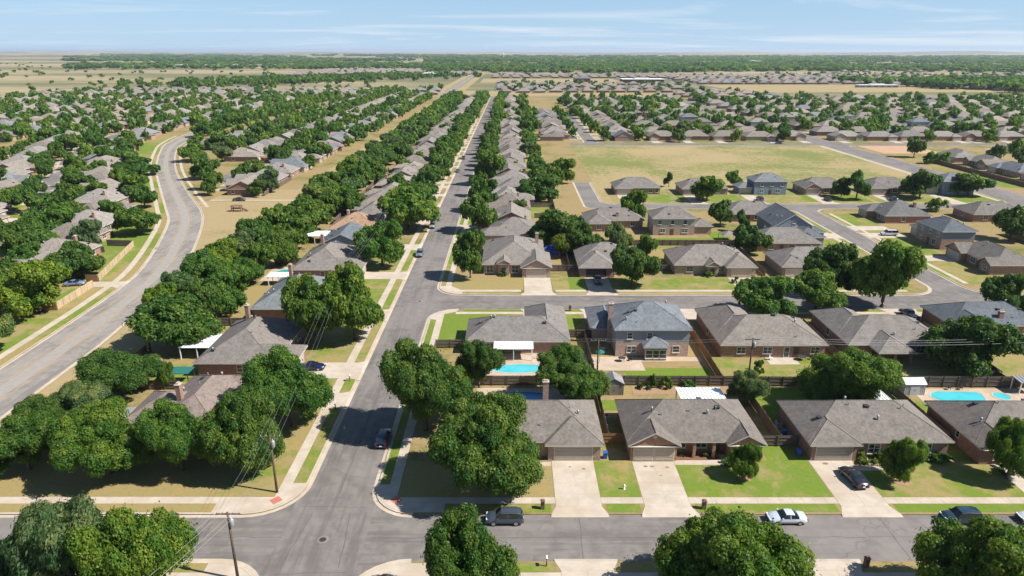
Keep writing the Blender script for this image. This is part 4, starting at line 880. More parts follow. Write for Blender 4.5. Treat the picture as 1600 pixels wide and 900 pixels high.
# sheds and covers
def shed(label, x, y, w_, d_, h, wm, rm, rz=0, ridge='x', roofc=(.22,.21,.20)):
    t = thing('garden_shed', label, 'shed', (x, y, 0), rz); b_ = MB(); n = max(4, int(w_/.3))
    b_.box(-w_/2, w_/2, -d_/2, d_/2, -.05, h, bottom=False)
    for i in range(n+1): b_.box(-w_/2 + i*w_/n - .03, -w_/2 + i*w_/n + .03, -d_/2-.03, -d_/2, 0, h)
    if ridge == 'y': b_.poly([(-w_/2,-d_/2,h),(w_/2,-d_/2,h),(0,-d_/2,h+w_*.28)]); b_.poly([(w_/2,d_/2,h),(-w_/2,d_/2,h),(0,d_/2,h+w_*.28)])
    ob('wall', b_.mesh('wall', wm), t, color=(.42,.43,.45)); r_ = MB(); e = .15
    if ridge == 'y':
        z = h + (w_/2+e)*.56*1.0; k = h - .05
        for s in (-1, 1): r_.poly([(s*(w_/2+e),-d_/2-e,k),(s*(w_/2+e),d_/2+e,k),(0,d_/2+e,z),(0,-d_/2-e,z)][::s]); r_.poly([(s*(w_/2+e),-d_/2-e,k-.1),(s*(w_/2+e),d_/2+e,k-.1),(0,d_/2+e,z-.1),(0,-d_/2-e,z-.1)][::-s]); r_.poly([(s*(w_/2+e),-d_/2-e,k-.1),(0,-d_/2-e,z-.1),(0,-d_/2-e,z),(s*(w_/2+e),-d_/2-e,k)])
    else:
        z = h + (d_/2+e)*.5; k = h - .05
        for s in (-1, 1): r_.poly([(-w_/2-e,s*(d_/2+e),k),(w_/2+e,s*(d_/2+e),k),(w_/2+e,0,z),(-w_/2-e,0,z)][::-s]); r_.poly([(-w_/2-e,s*(d_/2+e),k-.1),(w_/2+e,s*(d_/2+e),k-.1),(w_/2+e,0,z-.1),(-w_/2-e,0,z-.1)]); r_.poly([(-w_/2-e,s*(d_/2+e),k-.1),(w_/2+e,s*(d_/2+e),k-.1),(w_/2+e,s*(d_/2+e),k),(-w_/2-e,s*(d_/2+e),k)])
    ob('roof', r_.mesh('roof', rm), t, color=roofc)
    d = ob('door', MB().box(-.8,.8,-.05,.02,0,h*.86).mesh('door', wm), t, (0, -d_/2-.02, 0), 0, (.46,.47,.48)); ob('handle', MB().box(-.06,.06,-.09,-.04,.9,1.05).mesh('handle', 'dark_metal'), d)
    return t
shed('small wooden shed with grey roof at the rail fence', 17.2, 104.6, 3.2, 2.8, 2.2, 'shed_wood', 'shingle', 0, 'y', (.24,.23,.225))
shed('grey metal shed beside the oblong pool', 68.0, 105.0-.6, 3.4, 2.4, 2.1, 'siding', 'grey_metal')
shed('small tan shed behind the blue above-ground pool', 21.5, 189, 2.6, 3.2, 1.9, 'shed_wood', 'white_metal', 0, 'y')
def cover(label, x0, x1, y0, y1, z0, z1, ribs='y', mat='white_metal', post=True):
    """flat patio roof of ribbed panels on posts; z0 at y0, z1 at y1"""
    t = thing('patio_cover', label, 'patio cover', ((x0+x1)/2, (y0+y1)/2, 0)); w_, d_ = (x1-x0)/2, (y1-y0)/2; m = MB(); n = max(3, int((x1-x0)/.55))
    zz_ = lambda y: z0 + (z1-z0)*(y+d_)/(2*d_)
    for s, dz in ((1, 0), (-1, -.08)): m.poly([(-w_,-d_,z0+dz),(w_,-d_,z0+dz),(w_,d_,z1+dz),(-w_,d_,z1+dz)][::s])
    m.poly([(-w_,-d_,z0-.08),(w_,-d_,z0-.08),(w_,-d_,z0),(-w_,-d_,z0)]); m.poly([(w_,-d_,z0-.08),(w_,d_,z1-.08),(w_,d_,z1),(w_,-d_,z0)]); m.poly([(-w_,d_,z1-.08),(-w_,-d_,z0-.08),(-w_,-d_,z0),(-w_,d_,z1)])
    ob('roof', m.mesh('roof', mat), t); rm = MB().box(-.05,.05,-d_,d_,0,.07).mesh('rib', mat)
    for i in range(n+1): r_ = ob('rib', rm, t, (-w_ + 2*w_*i/n*.995 + .01, 0, (z0+z1)/2 + .002)); r_.rotation_euler.x = math.atan2(z1-z0, 2*d_)
    if post:
        for i in range(3):
            for y in (-d_+.15, d_-.15): ob('post', cached(('cp', round(zz_(y), 1)), lambda: MB().box(-.07,.07,-.07,.07,-.05,round(zz_(y), 1)-.1).mesh('post', 'white_metal')), t, (-w_+.2 + (2*w_-.4)*i/2, y, 0))
    return t
cover('white ribbed metal carport roof behind the twin garage house', 27.0, 34.2, 97.2, 101.2, 2.55, 2.5)
cover('white flat patio roof behind the sedan house chimney', 53.2, 60.2, 96.2, 100.2, 2.75, 2.6)
cover('cream patio cover beside the first pool', -3.4, 4.0, 116.6, 119.6, 2.5, 2.75)
cover('white patio roof behind the first house left of street', -62.6, -55.9, 117.2, 123.6, 2.5, 2.6)
cover('pale carport roof behind the orange-roofed house', -63, -56, 199, 205, 2.5, 2.6)
cover('white patio roof by the pool left of the street', -60.5, -55, 160, 163.4, 2.4, 2.5)
cover('grey lean-to roof at the right end of the pool fence', 85.8, 89.6, 103.4, 105.8, 2.2, 2.4, mat='grey_metal')
cover('grey patio roof behind the corner tree group', -64.5, -57.5, 88.6, 94.4, 2.45, 2.6, mat='grey_metal')
# ---- third row: fronts on the second street
SB = frame((0, 154), 0)
plan('gabled_corner', wings=[('y',-9.3,7.6,2.0,26,'h','h',2.8,.44),('y',.7,8.9,-1.0,13,'g','h',2.8,.55),('y',-5.4,-1.6,.8,8,'g','h',3.4,.55)], garage=[(4.8,-.52,4.9)], windows=[WF(-7.2,2.48,1.6,1.8,.5),WF(-.6,2.48,1.6,1.8,.5),WW(-8.8,12),WE(7.1,20)], doors=[(-3.5,1.28,'S')], chimney=[(5.6,19.5,0,6.6)])
house(PL['gabled_corner'], (1.4, 167.2), 0, 'tan-roofed corner house with entry gable and gabled garage on second street', (.255,.220,.188), (.33,.215,.165), gar=(.50,.40,.32))
plan('open_garage', wings=[('x',-7.8,8.2,4.0,18,'h','h',2.75,.52),('y',-7.83,2.0,-.6,12,'h','h',2.75,.50)], windows=[WF(5,4.48,1.6),WB(0,17.5)], doors=[(3,4.46,'S')], garage=[])
h = house(PL['open_garage'], (24.8, 167.0), 0, 'hip-roofed house with dark open garage and truck in front', (.250,.215,.188), (.28,.165,.12))
ob('garage_shade_panel', MB().box(-2.6,2.6,-.03,.05,0,2.2).mesh('garage_shade_panel', 'dark_metal'), h, (-3.2, -.13, 0))  # flat dark panel, painted as the shade inside the open garage
plan('right_garage', wings=[('x',-10.3,10.8,1.6,16,'h','h',2.75,.50),('y',2.6,10.83,-.6,10,'h','h',2.75,.50),('y',-2.4,1.6,.2,7,'g','h',2.9,.6)], windows=[WF(-6,2.08,1.6),WF(2.2,2.08,1.2),WB(-5,15.5)], doors=[(-.4,.68,'S')], garage=[(6.8,-.12,5)])
house(PL['right_garage'], (52.2, 167.2), 0, 'broad tan-roofed house with garage at right end on second street', (.255,.218,.185), (.33,.24,.17), gar=(.50,.40,.30))
house(PL['broad_hip'], (78.8, 167.6), 0, 'hip-roofed house with garage at left, beside the tall trees', (.250,.218,.192), (.30,.20,.15), gar=(.55,.50,.44))
for a0, a1, lb in [(3.0,9.8,'driveway of the tan-roofed corner house'),(18.6,24.6,'driveway with the black truck on second street'),(55.4,61.2,'driveway at the right-end garage on second street'),(70.2,75.8,'driveway beside the tall trees on second street')]: drive(SB, a0, a1, 12.6, lb, flare=.9)
for x0, x1, g in [(-14.9,2.8,.30),(10,14.2,.42),(14.2,18.4,.9),(24.8,55.2,.58),(61.4,70,.5),(76,98,.55)]: lrect('middle', x0, x1, 157.25, 166.6, g)
for x0, x1, y0, y1, g in [(11,36,186,196,.3),(37,66,184,196,.45),(44,62,198,206,.75),(62,68,199,214,.8),(66,98,186,200,.55)]: lrect('middle', x0, x1, y0, y1, g)
fence('fence between the second street houses and yards behind', [(11,197),(36,197.4),(66,197.2)], 1.8)
fence('short dark fence right of the tan-roofed corner house', [(10.2,172),(17,172)], 1.8)
fence('side fence right of broad tan-roofed house', [(65.4,168),(65.6,197)], 1.8)
fence('side fence left of the dark open garage house', [(15.2,172.2),(15.2,196.8)], 1.8)
fence('short fence left of broad tan-roofed house', [(33,172.2),(41.8,172.2)], 1.8)
# ---- fourth row: backs toward the camera, fronts on the bent street
house(PL['broad_rear'], (33.6, 229.5), math.pi, 'brown hip-roofed house where the bent street turns', (.235,.198,.172), (.28,.18,.13))
house(PL['two_storey'], (51.5, 219.5), math.pi, 'tan two-storey house with brown hip roof in the middle', (.235,.198,.172), (.33,.22,.16), upc=(.36,.33,.30), name='two_storey_house')
house(PL['broad_hip'], (82.5, 240.5), math.pi, 'brown-roofed house behind dark trees on the bent street', (.230,.200,.178), (.25,.15,.12))
plan('steep_dark', wings=[('x',-8,9,2,14,'g','g',4.3,.62),('x',-15.5,-5,1,9.5,'h','h',2.75,.5),('y',-9.5,-4,-1.5,8,'h','h',2.75,.5)], windows=[WW(-7.52,6,1.2,1.2,.9),WW(-7.52,10.5,1.2,1.2,.9),WW(-7.66,8,.8,.8,5.2),WB(0,13.52),WE(8.5,6),WE(8.5,11,1.2,1.2,3.2)], doors=[(3,2.46,'S')], garage=[(-12,1.46,4.9)])
house(PL['steep_dark'], (94.5, 212), math.pi/2, 'dark grey steep-gabled house left of the narrow side street', (.150,.156,.165), (.20,.205,.215), trim=(.5,.5,.5), name='gabled_house')
house(PL['broad_hip'], (80, 203.5), math.pi, 'low brown-roofed house tucked behind the dark gabled house', (.235,.205,.182), (.28,.17,.13))
# ---- row beyond the bent street, fronts toward the camera
SD = frame((0, 257), 0)
ROWD = [(51,'broad_hip','hip-roofed brick house at left end below the open field',0),(78,'broad_rear','hip-roofed house behind bright round tree below the field',0),(104,'two_storey','blue two-storey house below the open field',1),(127.5,'broad_gable','gabled brick house right of the blue two-storey house',2),(154,'broad_hip','brown-roofed house behind the conical tree below the field',3),(180,'two_storey','pale blue gabled house near the wide road corner',1)]
for i, (x, pl, lb, c) in enumerate(ROWD):
    house(PL[pl], (x, 273.5), 0, lb, [(.235,.205,.180),(.205,.208,.212),(.225,.195,.170),(.215,.185,.165)][c], (.28,.17,.12) if c != 1 else (.16,.18,.21), upc=(.17,.20,.24), name='two_storey_house' if pl == 'two_storey' else 'brick_house')
    gx = {'broad_hip': -5.9, 'broad_rear': -6.3, 'two_storey': -9, 'broad_gable': -5.8}[pl]; drive(SD, x+gx-2.7, x+gx+2.7, 16, 'driveway of the ' + lb.split(' below')[0].split(' near')[0].split(' right')[0])
    lrect('field_block', x-12, x+gx-2.8, 260, 273, rng.uniform(.35,.8)); lrect('field_block', x+gx+2.8, x+12, 260, 273, rng.uniform(.4,.8))
# ---- houses right of the narrow side street
EC = frame((111.5, 0), -math.pi/2)
house(PL['deep_hip'], (124, 232), -math.pi/2, 'dark-roofed brick house on the corner right of narrow side street', (.170,.160,.150), (.27,.15,.10))
house(PL['two_storey'], (125, 200), -math.pi/2, 'dark slate two-storey house with white van on its driveway', (.135,.142,.155), (.29,.17,.12), upc=(.20,.20,.21), name='two_storey_house')
house(PL['broad_gable'], (123.5, 178), -math.pi/2, 'long brown-roofed house with front lawn at far right', (.205,.178,.152), (.27,.16,.11))
house(PL['broad_hip'], (166, 240), math.pi, 'brown hip-roofed house at the right edge behind slate house', (.210,.182,.158), (.27,.15,.11))
house(PL['broad_rear'], (166, 199), 0, 'partly hidden brown-roofed house at the far right edge', (.215,.188,.165), (.27,.15,.11))
for a0, a1, lb in [(-186.8,-181.4,'driveway of the long brown-roofed house'),(-212.2,-206.2,'driveway with white van on the narrow side street'),(-221.2,-215.8,'driveway of the dark-roofed corner house')]: drive(EC, a0, a1, 12, lb)
for x0, x1, y0, y1, g in [(114.6,122.5,162,181,.52),(114.6,123,187.2,206,.62),(114.6,123,222,240,.62),(114.6,123,212.5,215.5,.6),(125,160,160,168,.45)]: lrect('east', x0, x1, y0, y1, g)
for x0, x1, y0, y1, g in [(92,99.6,212,244,.62),(88,99.6,190,204,.6)]: lrect('middle', x0, x1, y0, y1, g)
drive(frame((103,0), math.pi/2), 205.5, 211.5, 9, 'driveway of the dark gabled house')
# ---- left of the long street
EM = frame((-27.4, 0), math.pi/2); LOTS = []
plan('left_first', wings=[('x',-9.4,9.6,2,14.5,'h','h',2.75,.50),('y',1.4,9.63,-1.0,10,'h','h',2.75,.50),('y',-6,4,8,18.5,'h','h',2.75,.50)], garage=[(5.6,-.52,4.9)], windows=[WF(-5,2.48,1.8),WF(-1,2.48,1.8),WW(-8.9,8)], doors=[(.6,2.46,'S')], chimney=[(-2.2,11.0,3.2,None)])
house(PL['left_first'], (-39.8, 95.5), math.pi/2, 'pinkish-brown roofed house behind the left corner trees', (.268,.205,.172), (.26,.15,.11))
plan('left_second', wings=[('x',-10.3,10.2,2.4,17,'h','h',2.75,.50),('y',-10.33,-2.4,-1.2,12,'h','h',2.75,.50)], garage=[(-6.6,-.72,5)], windows=[WF(0,2.88,1.8),WF(5,2.88,1.8),WW(-9.8,9,.9),WB(3,16.5,1.8)], doors=[(-1.6,2.86,'S')], chimney=[(5.6,12.6,3.4,None)])
house(PL['left_second'], (-39.6, 120.2), math.pi/2, 'large brown-roofed house with white patio roof, left of the street', (.230,.195,.168), (.24,.14,.105))
house(PL['left_second'], (-39.4, 147.2), math.pi/2, 'grey-blue roofed house half hidden by two street trees', (.205,.212,.212), (.26,.14,.11))
house(PL['left_second'], (-39.2, 175.0), math.pi/2, 'tan-roofed house with pool behind, left of the street', (.245,.208,.178), (.27,.16,.12))
house(PL['deep_gabled_ends'], (-40, 196.0), math.pi/2, 'slate-blue gabled house left of the long street', (.155,.168,.182), (.22,.23,.24))
house(PL['deep_hip'], (-40, 213.5), math.pi/2, 'orange-tan roofed house left of the long street', (.40,.255,.155), (.33,.24,.18))
for i, (a, b) in enumerate(LD): drive(EM, a, b, 11.4, ['driveway nearest the left corner of the long street','driveway with dark blue car left of the street','driveway of the grey-blue roofed house','driveway of the tan-roofed pool house','driveway of the slate-blue gabled house'][i], rows=3 if i < 2 else 0)
for x0, x1, y0, y1, g in [(-39,-31.1,75.4,98.8,.40),(-39,-31.1,104.2,109.3,.5),(-39,-31.1,116.2,137.3,.50),(-39,-31.1,143.7,165.3,.62),(-39,-31.1,171.7,192,.52),(-80,-39,75.4,86,.22),(-72,-56,104,116,.32),(-70,-56,108,115.5,.62),(-66,-57,120,134,.22),(-64,-57.5,176,190,.45),(-72,-58,134,160,.25)]: lrect('west_strip', x0, x1, y0, y1, g)
fence('grey plank fence below the tree belt, nearest', [(-71.5,86),(-71.0,100)], 1.9)
fence('grey plank fence beside the teal canopy yard', [(-70.6,104),(-70.0,121)], 1.9)
fence('dark fence between the second and third left yards', [(-69,134),(-57,134)], 1.9)
fence('dark fence beside the left turquoise pool', [(-64.5,178),(-56,178)], 1.9)
fence('dark fence between first and second left yards', [(-70,105.2),(-57,105.2)], 1.8)
# ------------------------------------------------------------------ long rows of lots
HOUSES = []           # (x, y, rz, plan, roofcol, wallcol, label)
def colour_word(c): return 'slate-grey' if c[2] >= c[0]*.97 else ('grey' if c[2] > c[0]*.9 else ('tan' if c[0] > .24 else 'brown'))
def in_view(x, y, m=12):
    d = y*.945 + 18; return abs(x) < .75*d + m and y > 40
GR = random.Random(5); PCARS = []
def row(kx, ky, step, n, face, plans, place, tree_front=.8, tree_back=.9, key='west_strip', setback=10, first=1, drive_every=True, gap=None, zfence=True, jit=.8, dl=35, side=0.0):
    """n lots along a street: (kx,ky) kerb point of the first lot's middle, step = vector between lots"""
    rz = {'S': 0, 'N': math.pi, 'E': math.pi/2, 'W': -math.pi/2}[face]; cnt = first - 1; last = None
    for i in range(n):
        x, y = kx + step[0]*i, ky + step[1]*i
        W = frame((x, y), rz); hx, hy = W(0, setback)
        if not in_view(hx, hy): continue
        if gap and gap(hx, hy): continue
        cnt += 1; pl = GR.choice(plans); odr = 'left' if step[0] else 'the front'
        if pl == last: pl = GR.choice(plans)
        last = pl
        rc = roof_col(GR); wc = GR.choice(BRICK); k = GR.uniform(.95, 1.3); rc = tuple(v*k for v in rc)  # row roofs lightened on average, their sunlit look put into the colour
        sb = setback + GR.uniform(-jit, jit); hx, hy = W(GR.uniform(-.5,.5), sb)
        # the count sits close to the lots so that it stays true for every later row
        mir = GR.random() < .5
        HOUSES.append((hx, hy, rz, pl, rc, wc, mir, f'{colour_word(rc)} roofed house, {nth(cnt)} from {odr} {place}'))
        d = math.hypot(hx, hy); fa = abs(step[0]) + abs(step[1]); gx = {'deep_hip':-4,'deep_gable':3.7,'deep_cross':-4.6,'deep_gabled_ends':4.1,'broad_hip':-5.9,'broad_gable':-5.8,'broad_rear':-6.3,'two_storey':-9}[pl]*(-1 if mir else 1)
        if d < 620 and drive_every: drive(W, gx-2.5, gx+2.5, sb-1, f'driveway of the {nth(cnt)} house {place}')
        if d < 460 and drive_every and GR.random() < .42:
            cw, cc_ = GR.choice([('white',(.70,.70,.70)),('silver',(.5,.52,.54)),('black',(.02,.02,.025)),('dark blue',(.02,.04,.10)),('red',(.30,.02,.02)),('grey',(.2,.21,.22))]); PCARS.append((GR.choice(['sedan','suv','suv','pickup']), *W(gx + GR.choice([-1.1,1.1]), sb-4.2), math.degrees(rz)+GR.choice([90,-90]), cc_, f'{cw} vehicle on driveway of the {nth(cnt)} house {place}'))
        g1, g2 = GR.uniform(.25,.85), GR.uniform(.2,.8); h = fa/2 - .4
        for a0, a1, d0, d1, g in ((-h, gx-2.6, 2.4 if setback > 6 else .5, sb, g1), (gx+2.6, h, 2.4 if setback > 6 else .5, sb, g1), (-h, h, sb+16, dl-1, g2)):
            if a1 - a0 > .8 and d1 > d0: lawn(key, [W(a0,d0), W(a1,d0), W(a1,d1), W(a0,d1)], g)
        if d < 330 and zfence: fence(f'back fence of the {nth(cnt)} house {place}', [W(-h, sb+17), W(-h, dl-.5), W(h, dl-.5)], 1.8, simple_=True)
        if GR.random() < tree_front:
            a = (-1 if gx > 0 else 1)*GR.uniform(2, h-1); p = W(a, GR.uniform(3.5, max(4, sb-4))); hh = GR.uniform(6, 9.5); tree_spec(*p, hh, hh*GR.uniform(.40,.52), GR.choice(['round','round','dome','oval']), f'front-yard tree at the {nth(cnt)} house {place}')
        if GR.random() < tree_back:
            p = W(GR.uniform(-h+1, h-1), GR.uniform(sb+18.5, dl-2)); hh = GR.uniform(6, 10); tree_spec(*p, hh, hh*GR.uniform(.44,.58), GR.choice(['round','dome','dome','feathery','round']), f'backyard tree at the {nth(cnt)} house {place}')
        if GR.random() < side:
            p = W(h + .2, GR.uniform(sb+2, sb+17)); hh = GR.uniform(6, 9.5); tree_spec(*p, hh, hh*GR.uniform(.50,.64), GR.choice(['round','dome','dome']), f'side-yard tree at the {nth(cnt)} house {place}')
DEEP = ['deep_hip','deep_gable','deep_cross','deep_gabled_ends']; BROAD = ['broad_hip','broad_gable','broad_rear']*4 + ['two_storey']
row(-27.4, 232, (0, 18.2), 36, 'E', DEEP, 'along the left of the long street', key='west_strip', setback=11.5, dl=33, tree_back=.4, tree_front=.45, side=.45, jit=1.6)
row(-18, 207, (0, 17.6), 39, 'W', DEEP, 'along the right of the long street', key='middle', setback=8.5, dl=34, tree_front=.25, tree_back=.85, side=.35, jit=1.6)
row(46, 456, (0, 17.6), 12, 'E', DEEP, 'left of the short driveway-lined street', key='middle', setback=9, dl=30, tree_back=.3)
row(55, 456, (0, 17.6), 12, 'W', DEEP, 'right of the short driveway-lined street', key='north', setback=9, dl=31)
row(98, 440, (21, 0), 5, 'S', BROAD, 'facing the far side of the field', key='north', setback=10, dl=33, tree_front=.6)
for k, Y in enumerate((504, 582, 660, 738, 816)):
    for x0, x1 in ((56, 191.5), (207, 760)):
        m = MB(); xa = 90 if (x0 < 100 and Y < 660) else x0; m.poly([(xa,Y-4.4,.030),(x1,Y-4.4,.030),(x1,Y+4.4,.030),(xa,Y+4.4,.030)]); struct('road', m.mesh('road', 'asphalt_x'), f'{nth(k+1)} residential street beyond the field, ' + ('left' if x0 < 100 else 'right') + ' of the wide road', 'road')
        for s in (-1, 1):
            m = MB(); m.box(xa, x1, Y+s*4.7-.3, Y+s*4.7+.3, -.02, .06, bottom=False); m.box(xa, x1, Y+s*7-.7, Y+s*7+.7, -.02, .05, bottom=False); struct('sidewalk', m.mesh('sidewalk', 'concrete'), ('near' if s < 0 else 'far') + f' kerb and walk of the {nth(k+1)} street beyond the field, ' + ('left' if x0 < 100 else 'right') + ' half', 'sidewalk')
    for (xa, n, side) in ((100 if Y < 660 else 66, 5 if Y < 660 else 6, 'left'), (219, 27, 'right')):
        key = 'north' if side == 'left' else 'north_east'
        row(xa, Y-5, (21, 0), n, 'N', BROAD, f'near side of {nth(k+1)} far street, {side} part', key=key, setback=9, dl=31, tree_front=.8, tree_back=.98, side=.45)
        row(xa, Y+5, (21, 0), n, 'S', BROAD, f'far side of {nth(k+1)} far street, {side} part', key=key, setback=9, dl=33, tree_front=.8, tree_back=.98, side=.45)
row(219, 440, (21, 0), 9, 'S', BROAD, 'on the far side right of the wide road', key='north_east', setback=10, dl=29, tree_front=.6)
row(207, 300, (0, 22), 4, 'W', BROAD, 'beside the brown wall right of wide road', key='far_east', setback=24, dl=52, tree_front=.2, drive_every=False)
row(282, 290, (0, 22), 6, 'W', BROAD, 'at right edge, second line behind the brown wall', key='far_east', setback=10, dl=36)
# left of the curved road: columns following the road, and the wedge between road and corridor
def sl_x(y): return next((p[0] for p in SL if p[1] >= y), -235)
def sr_x(y): return next((p[0] for p in SR if p[1] >= y), -222)
WST = random.Random(9); 
COLS = [(-13.5,'W',DEEP,'first column left of the curved road'),(-66,'E',DEEP,'second column left of the curved road'),(-98,'W',DEEP,'third column left of the curved road'),(-150,'E',DEEP,'fourth column left of the curved road'),(-182,'W',DEEP,'fifth column left of curved road'),(-234,'E',DEEP,'sixth column left of curved road'),(-266,'W',DEEP,'seventh column left of curved road'),(-318,'E',DEEP,'eighth column left of curved road'),(-350,'W',DEEP,'ninth column left of curved road')]
for off, face, plans, place in COLS:
    y = 128.0; first = 1
    while y < 880:
        sx = sl_x(y)
        if face == 'W': kx = sx + off - 27      # street side of a lot whose back is on the road
        else: kx = sx + off + 18
        before = len(HOUSES)
        row(kx, y, (0, 17.8), 1, face, plans, place + '', key='west', setback=8, first=first, dl=25, tree_front=.85, tree_back=.9, drive_every=y < 420, side=.62)
        if len(HOUSES) > before: first += 1
        y += 17.8 + (.6 if y > 300 else 0)
    if face == 'W':
        m = MB(); L = [(sl_x(q)+off-27-8.6, q) for q in range(120, 890, 10)]; Rr = [(sl_x(q)+off-27-.2, q) for q in range(120, 890, 10)]; ribbon(m, L, Rr, .02, .02); struct('road', m.mesh('road', 'asphalt'), f'residential street behind the {place}', 'road')
        for dx in (-8.9, .1): m = MB(); ribbon(m, [(p[0]+dx-.5, p[1]) for p in [(a[0]+8.4, a[1]) for a in L]], [(p[0]+dx+.5, p[1]) for p in [(a[0]+8.4, a[1]) for a in L]], .026, .026); struct('kerb', m.mesh('kerb', 'kerb'), ('outer' if dx < 0 else 'inner') + f' kerb of the street behind the {place}', 'kerb')
for j, (x0, face, place) in enumerate([(-107,'W','backing on the dry corridor'),(-146,'E','second column from the dry corridor'),(-174,'W','third column from the dry corridor')]):
    row((x0-19) if face == 'W' else (x0+19), 262 if j == 0 else 318 + 50*j, (0, 18.4), 34, face, DEEP, place, key='west_strip', setback=8, dl=27, tree_front=.9, tree_back=.8 if j == 0 else .95, gap=lambda x, y: x < sr_x(y) + 14, drive_every=True, side=.7)
    if face == 'W':
        Y0 = 300 if j == 0 else 418; m = MB(); m.poly([(x0-28,Y0,.02),(x0-20,Y0,.02),(x0-20,890,.02),(x0-28,890,.02)]); struct('road', m.mesh('road', 'asphalt'), f'residential street beside the column {place}', 'road')
